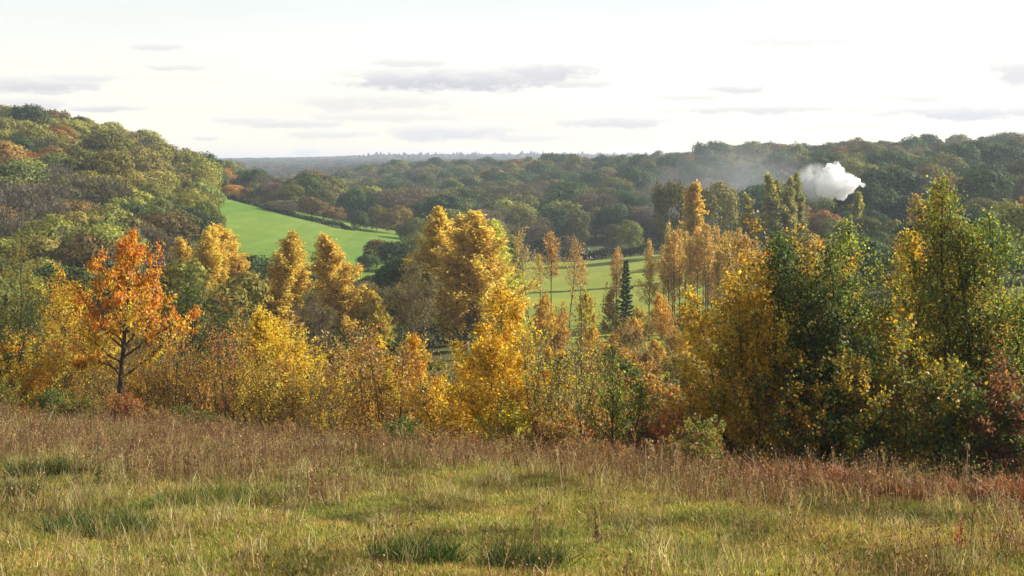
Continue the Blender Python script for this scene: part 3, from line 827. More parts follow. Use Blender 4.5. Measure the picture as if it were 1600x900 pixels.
for k, (u, Y, top, wpx) in enumerate(row):
    H = height_to(u, Y, top)
    sx = (wpx / F * Y) / 3.0 * 1.1
    place('slender_poplar', POS[rng.integers(6)], ground_point(u, Y), rng.uniform(0, 6.28), (sx * rng.uniform(.8, 1.25), sx, H / 13 * rng.uniform(.93, 1.03)), ORD[k] + ' slender rust gold poplar with bare trunk, counted from the left across the field', 'tree',
          'slender poplars in the plantation', (1, rng.uniform(.85, 1.05), 1), bark=M_BARKP)
lom = [(1080, 260, 278, 34, 'golden green columnar poplar in front of the two round green trees', (1.7, 1.25, .9)),
       (1168, 300, 298, 22, 'short columnar poplar leftmost of the dark green poplar line', (1, 1, 1)),
       (1205, 300, 266, 27, 'tallest columnar poplar left of the white steam', (1, 1, 1)),
       (1219, 306, 276, 20, 'slim columnar poplar hidden half behind the tallest one', (.9, .9, 1)),
       (1233, 300, 272, 22, 'columnar poplar third of the close trio left of the steam', (.95, 1, 1)),
       (1252, 304, 264, 22, 'columnar poplar nearest to the left of the white steam', (.8, .85, 1)),
       (1338, 300, 296, 20, 'small columnar poplar right below the white steam', (1.1, 1.1, 1)),
       (1432, 280, 300, 24, 'amber green columnar poplar behind the lime topped tree', (1.6, 1.1, .9)),
       (1592, 280, 292, 26, 'bronze columnar poplar at the right edge behind the green trees', (1.5, .95, .9))]
for k, (u, Y, top, wpx, lab, tint) in enumerate(lom):
    H = height_to(u, Y, top)
    sx = (wpx / F * Y) / 3.0 * .9
    place('columnar_poplar', LOM[k % 3], ground_point(u, Y), k * 1.3, (sx, sx, H / 20), lab, 'tree', 'columnar poplars below the steam', tint, bark=M_BARK)

fir = make_fir(77, 9, 4.2)
place('fir_tree', fir, ground_point(978, 158), 0, (.68, .68, height_to(978, 158, 404) / 9), 'dark narrow fir tree standing among the slender poplars')
PL = [('small orange tree on the plantation field right of the dark fir', 1036, 150, 455, 42, 4, (1.0, .85, .9)),
      ('small yellow tree well left of the dark fir on the plantation field', 915, 150, 452, 46, 4, (.8, .95, 1)),
      ('small olive tree left of the dark narrow fir', 958, 165, 440, 40, 0, (1.6, 1.3, 1)),
      ('small golden tree below the first slender poplars', 845, 140, 455, 50, 4, (.9, .85, 1)),
      ('small russet tree under the slender poplars', 872, 142, 470, 44, 1, (1.1, 1, 1)),
      ('small green tree right of the dark fir', 1000, 155, 478, 36, 0, (1.2, 1.2, 1)),
      ('small yellow green tree beneath the rightmost slender poplars', 1075, 150, 470, 40, 4, (.75, .95, 1))]
for (lab, u, Y, top, wpx, p, tint) in PL:
    s = height_to(u, Y, top) / 3.2
    sx = (wpx / F * Y) / 2.6
    place('plantation_tree', SCRUB[p], ground_point(u, Y), u, (sx, sx, s), lab, 'tree', None, tint)
for k in range(46):
    u = rng.uniform(815, 1190)
    Y = rng.uniform(100, 160)
    s = rng.uniform(.5, 1.0)
    place('plantation_shrub', SCRUB[[0, 1, 3, 4][k % 4]], ground_point(u, Y), k, (s, s, s * 1.2), SL[[0, 1, 3, 4][k % 4]].replace('scrub bush on the slope behind the edge trees', 'shrub at the feet of the slender poplars').replace('scrub tree on the slope behind the edge trees', 'shrub at the feet of the slender poplars'), 'shrub', 'shrubs under the slender poplars')

for k in range(44):
    u = 800 + 320 * (k + rng.uniform(0, 1)) / 44
    Y = rng.uniform(62, 128)
    b = int(rng.choice([0, 1, 3, 4, 2], p=[.3, .2, .2, .2, .1]))
    s = min(rng.uniform(.7, 1.35), max(height_to(u, Y, 545) / 3.2, .5))
    place('scrub_bush', SCRUB[b], ground_point(u, Y), k, (s * 1.15, s * 1.15, s), SL[b].replace('behind the edge trees', 'below the plantation field'), 'bush', 'scrub below the plantation field')

# ----------------------------------------------------------------------------
# woods on the hillsides
# ----------------------------------------------------------------------------
WT = [make_wood_tree(500 + k, n=4200, clumps=c) for k, c in enumerate((20, 26, 32, 23))]
WT += [make_wood_tree(520 + k, n=4200, clumps=34, twiggy=True, leaf=.04) for k in range(2)]
WT += [make_wood_tree(530, n=4200, clumps=40, shape='tall')]
KINDS = {   # colour, prototypes, words
    'dgreen': ((.06, .095, .024), (0, 1, 2, 3, 6), 'dark green broadleaf tree'),
    'olive': ((.165, .165, .036), (0, 1, 2, 3, 6), 'olive green broadleaf tree'),
    'lime': ((.25, .24, .045), (0, 1, 2, 3), 'yellow green broadleaf tree'),
    'bronze': ((.20, .125, .03), (0, 1, 2, 3), 'bronze brown broadleaf tree'),
    'gold': ((.32, .17, .03), (0, 1, 2), 'rust gold broadleaf tree'),
    'bare': ((.15, .125, .08), (4, 5), 'bare grey brown tree'),
    'grey': ((.12, .12, .055), (4, 5, 1), 'thin grey green tree'),
}
KN = list(KINDS)


def wood_tree(u, Y, H, W, kind, label, group, sink=.3):
    col, protos, _ = KINDS[kind]
    c = tuple(np.clip(np.array(col) * math.exp(rng.normal(0, .16)) * np.exp(rng.normal(0, .07, 3)), .01, .8))
    p = protos[rng.integers(len(protos))]
    X, Yy, z = ground_point(u, Y, sink)
    return place('woodland_tree', WT[p], (X, Yy, z), rng.uniform(0, 6.28), (W, W * rng.uniform(.85, 1.15), H), label, 'tree', group, c, leafmat=M_WOOD)


# trees that stand out by themselves: column, distance, top row, width px, kind, label
ONE = [
    (563, 415, 329, 32, 'dgreen', 'round dark green tree alone at the right end of the bright pasture'),
    (589, 425, 321, 34, 'olive', 'olive tree just right of the lone dark tree at the pasture end'),
    (620, 420, 323, 52, 'bronze', 'wide bronze tree third from the lone dark tree at the pasture end'),
    (640, 400, 345, 45, 'grey', 'pale grey green tree below the wide bronze tree'),
    (622, 290, 376, 58, 'dgreen', 'dark green round tree between the golden poplars below the pasture'),
    (588, 300, 374, 44, 'bronze', 'brownish tree squeezed left of the dark round valley tree'),
    (575, 285, 398, 40, 'dgreen', 'dark bushy tree right behind the pointed golden poplar'),
    (455, 462, 288, 50, 'lime', 'tall yellow green tree in the clump above the pasture hedge'),
    (482, 468, 277, 50, 'dgreen', 'dark tree topping the clump above the pasture hedge'),
    (488, 440, 304, 40, 'bronze', 'russet tree at the right front of the clump on the hedge'),
    (505, 455, 296, 40, 'olive', 'olive tree on the right of the hedge clump'),
    (520, 452, 322, 34, 'bronze', 'small bronze tree at the lower right end of the hedge clump'),
    (425, 470, 284, 42, 'bare', 'bare brown tree in the left half of the hedge clump'),
    (440, 445, 312, 50, 'bare', 'low purple brown bush tree at the front of the hedge clump'),
    (405, 485, 286, 40, 'olive', 'olive tree behind the upper end of the pasture hedge'),
    (385, 470, 292, 26, 'bronze', 'small bronze tree where the hedge meets the upper pasture'),
    (365, 500, 288, 34, 'gold', 'gold brown small tree at the top corner of the pasture'),
    (1050, 330, 284, 66, 'olive', 'big round green tree left behind the golden green columnar poplar'),
    (1118, 335, 290, 74, 'lime', 'big pale green round tree right of the golden green columnar poplar'),
    (985, 362, 348, 40, 'lime', 'yellow green tree at the far edge of the plantation field'),
    (960, 375, 350, 34, 'grey', 'grey green tree left of the yellow green tree at the field edge'),
    (897, 370, 372, 34, 'grey', 'small grey tree over the left end of the field hedge'),
    (1190, 330, 332, 60, 'dgreen', 'very dark bushy tree under the columnar poplar trio'),
    (1265, 340, 318, 56, 'bronze', 'brown tree directly below the white steam'),
    (1290, 330, 330, 50, 'gold', 'rust tree below the right end of the steam'),
    (1325, 345, 318, 60, 'dgreen', 'dark green tree right below the steam'),
    (1368, 350, 288, 70, 'dgreen', 'dark rounded tree immediately right of the steam'),
    (1450, 360, 275, 80, 'dgreen', 'dark tree above the golden tree on the right'),
    (1540, 340, 265, 80, 'dgreen', 'dark tree behind the tallest edge tree near the right'),
    (1108, 700, 231, 40, 'dgreen', 'dark oak standing up on the skyline in the centre right'),
    (1048, 720, 244, 46, 'dgreen', 'broad dark tree on the skyline left of the skyline oak'),
    (1244, 640, 225, 48, 'olive', 'tall feathery tree on the skyline above the smoke'),
    (1495, 470, 224, 70, 'dgreen', 'dark pine-like tree on the right skyline'),
    (1560, 480, 226, 80, 'dgreen', 'dark spreading tree on the skyline near the right edge'),
    (1530, 500, 228, 50, 'olive', 'olive tree between the two dark trees on the right skyline'),
    (885, 820, 252, 44, 'olive', 'olive tree standing above the wood in the centre'),
    (45, 470, 164, 60, 'dgreen', 'dark tree on the highest point of the left hill'),
    (15, 478, 174, 50, 'dgreen', 'dark tree at the left end of the hilltop'),
    (40, 360, 236, 110, 'gold', 'large rust orange tree on the left hillside'),
    (300, 285, 328, 90, 'dgreen', 'rounded green tree at the lower edge of the left wood'),
    (200, 275, 318, 70, 'dgreen', 'dark green tree low on the left hillside'),
    (325, 300, 312, 50, 'olive', 'green tree beside the pasture at the foot of the left wood'),
]
ONE_POS = []
for (u, Y, top, wpx, kind, lab) in ONE:
    H = max(height_to(u, Y, top), 4.0)
    W = wpx / F * Y * 1.06
    ONE_POS.append((px_x(u, Y), Y))
    wood_tree(u, Y, H, W, kind, lab, None)
# willow beside the central poplars
wl = make_tree(610, 11, 9, leaves=9000, clear=.1, stems=4, n1=60, n2=9, env='round', a0=60, a1=30, up=.1, lsize=.22, droop=.8, spread=.15, width=.4, cols=((.16, .15, .06), (.20, .16, .06), (.14, .11, .06)), wts=(3, 2, 2), r0=.014)
place('willow_tree', wl, ground_point(652, 142), 0, (.72, .72, height_to(652, 142, 402) / 11), 'grey olive willow leaning against the left of the big central poplar')
place('willow_tree', wl, ground_point(485, 135), 2, (.6, .6, height_to(485, 135, 450) / 11), 'low dull green willow between the twin tipped and the pointed poplars', color=(.8, .8, .8))


def in_field(u, Y):
    if 325 < u < 640 and 238 < Y < np.interp(u, [325, 440, 560, 625, 640], [520, 470, 440, 430, 400]):
        return True
    return 790 < u < 1200 and 110 < Y < 355


def scatter(u0, u1, Y0, Y1, spacing, seed, ok):
    """trees on a jittered grid in metres"""
    r = np.random.default_rng(seed)
    out = []
    Y = Y0
    while Y < Y1:
        sp = spacing * (1 + .0 * Y)
        x = px_x(u0, Y)
        while x < px_x(u1, Y):
            xx, yy = x + r.uniform(-.45, .45) * sp, Y + r.uniform(-.45, .45) * sp
            u = CX + F * xx / yy
            if ok(u, yy) and not in_field(u, yy):
                out.append((u, yy))
            x += sp
        Y += sp
    return out


def noise2(x, y, s):
    return math.sin(x / s * 1.7 + 1.3) * math.sin(y / s * 1.3 + .4) + .6 * math.sin(x / s * 3.1 + y / s * 2.3)


STUFF = []      # (x, y, z, height, width, colour)


def where(u, Y, words):
    if 'left hillside' in words:
        return (', low down' if Y < 290 else (', half way up' if Y < 400 else ', high up')) + (' at the left' if u < 110 else (' in the middle' if u < 220 else ' towards the pasture'))
    if 'across the valley' in words:
        return (' above the pasture' if u < 560 else (' above the central poplars' if u < 810 else (' above the plantation field' if u < 1010 else ' behind the smoke')))
    if 'right-hand hill' in words:
        return ' near the steam' if u < 1380 else ' near the right edge'
    return ''


def wood(pts, kinds_fn, hmin, hmax, words, group, limit):
    pts = sorted(pts, key=lambda p: p[1])
    n = 0
    made = 0
    # those in view and largest first become trees of their own
    for (u, Y) in pts:
        X = px_x(u, Y)
        if any((X - a) ** 2 + (Y - b) ** 2 < 20 for a, b in ONE_POS):
            continue
        w = kinds_fn(u, Y)
        kind = KN[rng.choice(len(KN), p=np.array(w, float) / sum(w))]
        H = rng.uniform(hmin, hmax) * math.exp(.13 * rng.normal())
        W = H * rng.uniform(.8, 1.25)
        if kind in ('bare', 'grey'):
            H *= .85
        if made < limit and -40 < u < 1640:
            wood_tree(u, Y, H, W, kind, KINDS[kind][2] + ' ' + words + where(u, Y, words), group)
            made += 1
        else:
            col = np.array(KINDS[kind][0]) * math.exp(rng.normal(0, .18))
            z = float(hgt(X, Y)) - .3
            STUFF.append((X, Y, z, H, W, col, kind))


# left hill: dgreen olive lime bronze gold bare grey
def k_left(u, Y):
    z = float(hgt(px_x(u, Y), Y))
    if Y < 300:
        return [1.2, 3.2, 2.0, .7, .15, 1.6, 3]
    n = noise2(u * Y / F, Y, 45)
    return [2.4, 4.2, 5.2 + 2 * (n > .3), .4 + .5 * (n < -.4), .12 + .3 * (u < 110), .3 if z > -6 else 1.2, 1.0]


wood(scatter(-260, 345, 212, 590, 8.6, 21, lambda u, Y: u < np.interp(Y, [200, 300, 420, 480, 520, 590], [250, 305, 330, 343, 352, 352])), k_left, 7.8, 11.6, 'on the wooded left hillside', 'trees of the left hillside wood', 125)


def k_mid(u, Y):
    n = noise2(u * Y / F, Y, 60)
    return [6, 2.0 + 1.5 * (n > .4), .5, .4, .05, 2.4 + 2.0 * (n < -.2), 2.6]  # mostly dark kinds: part of the wood's shade is put into its colours


wood(scatter(345, 1190, 440, 1000, 10.5, 22, lambda u, Y: Y > np.interp(u, [345, 420, 540, 640, 700, 790, 900, 1000, 1100, 1190], [540, 500, 475, 450, 430, 420, 395, 385, 380, 380])), k_mid, 10, 14.5, 'in the shaded wood across the valley', 'trees of the wood across the valley', 70)


def k_right(u, Y):
    n = noise2(u * Y / F, Y, 50)
    return [7, 3, .7, .7 + 1.2 * (Y > 620), .1 + 1.0 * (n > .3) * (Y > 620), 1.0, 1.0]


wood(scatter(1190, 1950, 350, 860, 10.5, 23, lambda u, Y: True), k_right, 9.5, 14, 'in the wood on the right-hand hill', 'trees of the right-hand hill wood', 45)

# valley bottom trees round the fields
wood(scatter(640, 830, 240, 420, 10, 24, lambda u, Y: True), k_mid, 6, 10, 'on the valley floor behind the big poplars', 'trees on the valley floor', 8)
wood(scatter(1200, 1700, 180, 350, 11, 25, lambda u, Y: True), k_right, 5, 8, 'on the valley floor behind the right-hand trees', 'trees on the valley floor at the right', 6)
wood(scatter(-100, 330, 130, 212, 8, 26, lambda u, Y: True), lambda u, Y: [1, 1.5, .5, 1, .2, 5, 3], 5, 8, 'in the scrubby bottom below the left hill', 'trees in the bottom below the left hill', 14)

wood(scatter(395, 800, 160, 238, 9, 27, lambda u, Y: True), lambda u, Y: [3, 2, .5, 1, .2, 2.5, 2.5], 4.5, 7.5, 'on the valley floor behind the golden poplars', 'trees behind the golden poplars', 25)

# hedge along the pasture: one long foliage mesh with its stems
def hedge(name, pts, h, w, label, col, dens=60, leaf=.5):
    r = np.random.default_rng(len(pts) * 7)
    P3 = np.array([(px_x(u, Y), Y, float(hgt(px_x(u, Y), Y))) for u, Y in pts])
    seg = np.linalg.norm(np.diff(P3, axis=0), axis=1)
    n = int(seg.sum() * dens)
    s = np.sort(r.uniform(0, seg.sum(), n))
    cum = np.concatenate([[0], np.cumsum(seg)])
    B = np.stack([np.interp(s, cum, P3[:, k]) for k in range(3)], 1)
    hh = h * (.75 + .35 * np.sin(s * .35) * np.sin(s * .11 + 1) + .1 * r.normal(size=n))
    a = r.uniform(0, math.pi, n)
    off = np.stack([np.cos(a) * w * .5, np.cos(a) * w * .25 * r.normal(size=n), np.sin(a) * hh * .55 + hh * .45], 1)
    P = B + off + r.normal(0, .15, (n, 3))
    nd = unit(off - np.array([0, 0, h * .4]) + r.normal(0, .4, (n, 3)))
    D = unit(np.cross(nd, r.normal(0, 1, (n, 3))))
    V = leaf_quads(P, D, nd, leaf * r.uniform(.6, 1.4, n), .8, .05)
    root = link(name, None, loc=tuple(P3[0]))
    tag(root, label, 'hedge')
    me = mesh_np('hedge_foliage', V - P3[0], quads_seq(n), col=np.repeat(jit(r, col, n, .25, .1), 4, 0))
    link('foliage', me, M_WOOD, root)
    tb = Tubes()
    for q in range(0, n, max(1, n // 120)):
        b = B[q] - P3[0]
        tb.add([b + (0, 0, -.1), b + (r.normal(0, .1), 0, h * .7)], [.06, .03], 4)
    link('stems', tb.mesh('hedge_stems'), M_BARK, root)


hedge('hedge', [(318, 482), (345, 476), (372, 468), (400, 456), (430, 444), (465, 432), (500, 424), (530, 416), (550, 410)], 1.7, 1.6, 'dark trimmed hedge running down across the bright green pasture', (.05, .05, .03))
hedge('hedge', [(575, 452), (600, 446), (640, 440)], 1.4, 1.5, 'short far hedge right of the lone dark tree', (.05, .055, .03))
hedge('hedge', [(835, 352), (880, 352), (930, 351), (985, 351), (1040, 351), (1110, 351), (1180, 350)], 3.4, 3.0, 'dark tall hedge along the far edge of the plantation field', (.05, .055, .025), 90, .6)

# far woods as one mass: instances over points
def points_object(name, pos, scl, rotz, idx, tint, src, kind='stuff', label=None, cat=None):
    me = bpy.data.meshes.new(name)
    n = len(pos)
    me.vertices.add(n)
    me.vertices.foreach_set('co', np.asarray(pos, np.float32).ravel())
    for nm, ty, arr, fld in (('scl', 'FLOAT_VECTOR', scl, 'vector'), ('rotv', 'FLOAT_VECTOR', rotz, 'vector'), ('idx', 'INT', idx, 'value'), ('tint', 'FLOAT_COLOR', tint, 'color')):
        at = me.attributes.new(nm, ty, 'POINT')
        a = np.asarray(arr, np.int32 if ty == 'INT' else np.float32)
        if ty == 'FLOAT_COLOR':
            a = np.concatenate([a, np.ones((n, 1), np.float32)], 1)
        at.data.foreach_set(fld, a.ravel())
    o = link(name, me)
    tag(o, label, cat, None, kind)
    g = bpy.data.node_groups.new(name + '_scatter', 'GeometryNodeTree')
    g.interface.new_socket('Geometry', in_out='INPUT', socket_type='NodeSocketGeometry')
    g.interface.new_socket('Geometry', in_out='OUTPUT', socket_type='NodeSocketGeometry')
    N = NT(g)
    gi = N.n('NodeGroupInput')
    go = N.n('NodeGroupOutput')
    ci = N.n('GeometryNodeCollectionInfo')
    ci.inputs['Collection'].default_value = src
    ci.inputs['Separate Children'].default_value = True
    ci.inputs['Reset Children'].default_value = True
    def named(nm, ty):
        nd = N.n('GeometryNodeInputNamedAttribute')
        nd.data_type = ty
        nd.inputs['Name'].default_value = nm
        return nd.outputs['Attribute']
    e2r = N.n('FunctionNodeEulerToRotation', {0: named('rotv', 'FLOAT_VECTOR')})
    iop = N.n('GeometryNodeInstanceOnPoints')
    g.links.new(gi.outputs[0], iop.inputs['Points'])
    g.links.new(ci.outputs[0], iop.inputs['Instance'])
    iop.inputs['Pick Instance'].default_value = True
    g.links.new(named('idx', 'INT'), iop.inputs['Instance Index'])
    g.links.new(e2r.outputs[0], iop.inputs['Rotation'])
    g.links.new(named('scl', 'FLOAT_VECTOR'), iop.inputs['Scale'])
    g.links.new(iop.outputs[0], go.inputs[0])
    md = o.modifiers.new('scatter', 'NODES')
    md.node_group = g
    return o


def source(name, meshes, mat):
    c = bpy.data.collections.new(name)
    for k, me in enumerate(meshes):
        if not me.materials:
            me.materials.append(mat)
        c.objects.link(bpy.data.objects.new('%s_%02d' % (name, k), me))
    return c


FAR = [make_wood_tree(700 + k, n=1100, clumps=22, leaf=.085)[1] for k in range(4)]
FAR.append(make_wood_tree(710, n=1100, clumps=26, twiggy=True, leaf=.07)[1])


def conifer_mesh(seed):
    r = np.random.default_rng(seed)
    n = 500
    t = r.uniform(.1, 1, n) ** .8
    a = r.uniform(0, 6.283, n)
    R = (1 - t) * .5 + .02
    P = np.stack([np.cos(a) * R, np.sin(a) * R, t], 1)
    nd = unit(np.stack([np.cos(a), np.sin(a), np.full(n, .5)], 1) + r.normal(0, .3, (n, 3)))
    D = unit(np.cross(nd, r.normal(0, 1, (n, 3))))
    return mesh_np('far_conifer', leaf_quads(P, D, nd, np.full(n, .12), .8, .05), quads_seq(n), col=np.repeat(jit(r, (1, 1, 1), n, .2, .05), 4, 0))


FAR.append(conifer_mesh(3))
far_src = source('far_tree_source', FAR, M_WOOD_I)
pos, scl, rot, idx, tin = [], [], [], [], []
for (X, Y, z, H, W, col, kind) in STUFF:
    pos.append((X, Y, z)); scl.append((W, W, H)); rot.append((0, 0, rng.uniform(0, 6.28)))
    idx.append(int(rng.choice(KINDS[kind][1]))); tin.append(col)
wood_meshes = []
for w in WT:
    c = w[1].copy()
    c.materials.clear()
    wood_meshes.append(c)
wood_src = source('wood_tree_source', wood_meshes, M_WOOD_I)
points_object('woodland', pos, scl, rot, idx, tin, wood_src, label='mass of autumn woodland covering the hillsides behind the nearer trees')
# beyond the first hills
r = np.random.default_rng(40)
pos, scl, rot, idx, tin = [], [], [], [], []
Y = 1010.0
while Y < 7200:
    sp = 11 + (Y - 1000) * .0055
    for x in np.arange(px_x(-120, Y), px_x(1720, Y), sp):
        xx, yy = x + r.uniform(-.45, .45) * sp, Y + r.uniform(-.4, .4) * sp
        u = CX + F * xx / yy
        patch = noise2(xx, yy, 190)
        if (630 < u < 700 and yy < 1040) or (800 < u < 838 and 1070 < yy < 1160):
            continue
        if patch > 1.15 and yy < 3300:
            continue
        H = r.uniform(9, 14)
        W = sp * r.uniform(1.0, 1.5)
        con = (yy > 3000 and 560 < u < 1010 and r.uniform() < .35)
        pos.append((xx, yy, float(hgt(xx, yy)) - .5))
        scl.append((W * (.6 if con else 1), W * (.6 if con else 1), H * (1.5 * r.uniform(.55, 1.1) if con else 1)))
        rot.append((0, 0, r.uniform(0, 6.28)))
        idx.append(5 if con else (4 if r.uniform() < .2 else r.integers(4)))
        c = [(.05, .07, .03), (.09, .09, .035), (.13, .085, .04), (.15, .095, .045), (.10, .08, .055)][r.choice(5, p=[.3, .3, .15, .1, .15])]
        if patch < -.5:
            c = (.14, .085, .04)
        if con:
            c = (.03, .05, .03)
        tin.append(np.array(c) * math.exp(r.normal(0, .2)))
    Y += sp * 1.5
points_object('far_woodland', pos, scl, rot, idx, tin, far_src, label='far wooded ridge of brown and dark green trees along the horizon')
print('far trees', len(pos), 'mass', len(STUFF))

# ----------------------------------------------------------------------------
# houses glimpsed among the trees
# ----------------------------------------------------------------------------
def plain_mat(name, c, rough=.8):
    m, N = new_mat(name)
    co = N.n('ShaderNodeTexCoord')
    nz = N.n('ShaderNodeTexNoise', {'Vector': co.outputs['Object'], 'Scale': 3.0, 'Detail': 4.0})
    col = N.mix(nz.outputs[0], tuple(x * .8 for x in c), c)
    p = N.n('ShaderNodeBsdfPrincipled', {'Base Color': col, 'Roughness': rough})
    N.n('ShaderNodeOutputMaterial', {0: p.outputs[0]})
    return m


def box_bm(bm, x0, x1, y0, y1, z0, z1):
    v = [bm.verts.new(p) for p in ((x0, y0, z0), (x1, y0, z0), (x1, y1, z0), (x0, y1, z0), (x0, y0, z1), (x1, y0, z1), (x1, y1, z1), (x0, y1, z1))]
    for f in ((0, 3, 2, 1), (4, 5, 6, 7), (0, 1, 5, 4), (1, 2, 6, 5), (2, 3, 7, 6), (3, 0, 4, 7)):
        bm.faces.new([v[i] for i in f])


def bm_obj(name, bm, mat, parent):
    me = bpy.data.meshes.new(name)
    bm.normal_update()
    bm.to_mesh(me)
    bm.free()
    return link(name, me, mat, parent)


M_WHITE = plain_mat('white_render', (.75, .74, .70))
M_SLATE = plain_mat('grey_slate', (.22, .22, .23), .6)
M_GLASS = plain_mat('window_glass', (.04, .05, .06), .1)


def house(u, Y, L, D, hw, hr, rz, label, wall_mat, zoff=0):
    X, Yy, z = ground_point(u, Y, .1)
    root = link('house', None, loc=(X, Yy, z + zoff))
    root.rotation_euler = (0, 0, rz)
    tag(root, label, 'house')
    bm = bmesh.new()
    box_bm(bm, -L / 2, L / 2, -D / 2, D / 2, -.5, hw)
    for s in (-1, 1):
        x = s * (L / 2 - .05)
        a, b, c = (bm.verts.new(p) for p in ((x, -D / 2, hw), (x, D / 2, hw), (x, 0, hw + hr)))
        bm.faces.new((a, b, c))
    bm_obj('wall', bm, wall_mat, root)
    bm = bmesh.new()
    for s in (-1, 1):
        p = [(-L / 2 - .3, s * (D / 2 + .35), hw - .15), (L / 2 + .3, s * (D / 2 + .35), hw - .15), (L / 2 + .3, 0, hw + hr), (-L / 2 - .3, 0, hw + hr)]
        lo = [bm.verts.new(q) for q in p]
        hi = [bm.verts.new((q[0], q[1], q[2] + .14)) for q in p]
        for f in ((lo[3], lo[2], lo[1], lo[0]), (hi[0], hi[1], hi[2], hi[3]), (lo[0], lo[1], hi[1], hi[0]), (lo[1], lo[2], hi[2], hi[1]), (lo[3], lo[0], hi[0], hi[3])):
            bm.faces.new(f)
    roof = bm_obj('roof', bm, M_SLATE, root)
    bm = bmesh.new()
    box_bm(bm, L * .25, L * .25 + .7, -.35, .35, hw + hr * .6, hw + hr + .9)
    bm_obj('chimney', bm, wall_mat, roof)
    for k in (-1, 0, 1):
        bm = bmesh.new()
        box_bm(bm, k * L * .3 - .5, k * L * .3 + .5, -D / 2 - .03, -D / 2 + .03, hw * .35, hw * .75)
        bm_obj('window', bm, M_GLASS, root)


house(1026, 505, 5, 4, 2.6, 1.8, .5, 'white walled house almost hidden among trees across the valley', M_WHITE)
house(914, 355.5, 5, 3.2, .9, 1.5, 1.1, 'pale grey sloping roof peeping over the hedge of the plantation field', M_SLATE)

# ----------------------------------------------------------------------------
# steam and smoke
# ----------------------------------------------------------------------------
def steam():
    r = np.random.default_rng(12)
    Y0 = 318.0
    k = Y0 / F
    blobs = [(1300, 272, 17), (1288, 270, 10), (1312, 268, 12), (1306, 284, 19), (1290, 290, 17), (1322, 288, 15), (1336, 285, 10), (1341, 284, 7), (1310, 298, 14), (1316, 306, 8), (1297, 300, 12), (1281, 285, 9),
             (1328, 295, 10), (1301, 264, 9), (1319, 279, 11), (1333, 278, 7), (1276, 292, 7), (1308, 258, 6), (1294, 262, 7), (1286, 300, 8), (1346, 288, 5)]
    bm = bmesh.new()
    for (u, v, rad) in blobs:
        c = np.array([(u - CX) * k, Y0 + r.normal(0, 1.2), -(v - HZ) * k])
        R = rad * k
        items = [(c, R * .86)]
        for j in range(26):
            d = unit(r.normal(0, 1, 3))
            items.append((c + d * R * r.uniform(.62, .85), R * r.uniform(.18, .40)))
        for cc, rr in items:
            b = bmesh.ops.create_icosphere(bm, subdivisions=2, radius=rr)
            bmesh.ops.translate(bm, verts=b['verts'], vec=cc)
    me = bpy.data.meshes.new('steam')
    bm.to_mesh(me)
    bm.free()
    o = link('steam', me)
    md = o.modifiers.new('fuse', 'REMESH')
    md.mode = 'VOXEL'
    md.voxel_size = .16
    md.use_smooth_shade = True
    dg = bpy.context.evaluated_depsgraph_get()
    me2 = bpy.data.meshes.new_from_object(o.evaluated_get(dg))
    o.modifiers.clear()
    o.data = me2
    bpy.data.meshes.remove(me)
    m, N = new_mat('white_steam')
    co = N.n('ShaderNodeTexCoord')
    nz = N.n('ShaderNodeTexNoise', {'Vector': co.outputs['Object'], 'Scale': .8, 'Detail': 3.0, 'Roughness': .6})
    de = N.m('MULTIPLY', N.step(nz.outputs[0], .40, .60), 2.2)
    v = N.n('ShaderNodeVolumePrincipled', {'Color': (.998, .998, .998), 'Density': de, 'Anisotropy': .0})
    out = N.n('ShaderNodeOutputMaterial')
    m.node_tree.links.new(v.outputs[0], out.inputs['Volume'])
    me2.materials.clear()
    me2.materials.append(m)
    tag(o, 'bright white billowing steam plume in front of the right-hand wood', 'steam')


def smoke(name, u0, u1, v0, v1, Y, depth, dens, col, label, noise_scale=.05):
    bm = bmesh.new()
    bmesh.ops.create_icosphere(bm, subdivisions=3, radius=1.0)
    k = Y / F
    c = ((u0 + u1) / 2 - CX) * k, Y, -((v0 + v1) / 2 - HZ) * k
    R = np.array([(u1 - u0) / 2 * k, depth / 2, (v1 - v0) / 2 * k])
    for v in bm.verts:
        v.co = (v.co.x * R[0], v.co.y * R[1], v.co.z * R[2])
    me = bpy.data.meshes.new(name)
    bm.to_mesh(me)
    bm.free()
    o = link(name, me, loc=c)
    m, N = new_mat(name)
    co = N.n('ShaderNodeTexCoord')
    sc = N.n('ShaderNodeVectorMath', {0: co.outputs['Object'], 1: tuple(1 / R)}, operation='MULTIPLY')
    ln = N.n('ShaderNodeVectorMath', {0: sc.outputs[0]}, operation='LENGTH')
    nz = N.n('ShaderNodeTexNoise', {'Vector': co.outputs['Object'], 'Scale': noise_scale, 'Detail': 3.0})
    fall = N.m('SUBTRACT', 1.0, ln.outputs['Value'], clamp=True)
    d = N.m('MULTIPLY', N.m('MULTIPLY', fall, N.step(nz.outputs[0], .3, .7)), dens)
    v = N.n('ShaderNodeVolumePrincipled', {'Color': col, 'Density': d, 'Anisotropy': .2})
    out = N.n('ShaderNodeOutputMaterial')
    m.node_tree.links.new(v.outputs[0], out.inputs['Volume'])
    me.materials.append(m)
    tag(o, label, 'smoke', None, 'stuff')


steam()
smoke('smoke', 985, 1300, 205, 390, 410, 60, .030, (.55, .57, .62), 'thin blue grey smoke drifting left of the white steam')
smoke('steam_wisp', 1240, 1306, 252, 322, 317, 8, .8, (.95, .95, .96), 'thin ragged wisp of steam left of the white plume', .55)

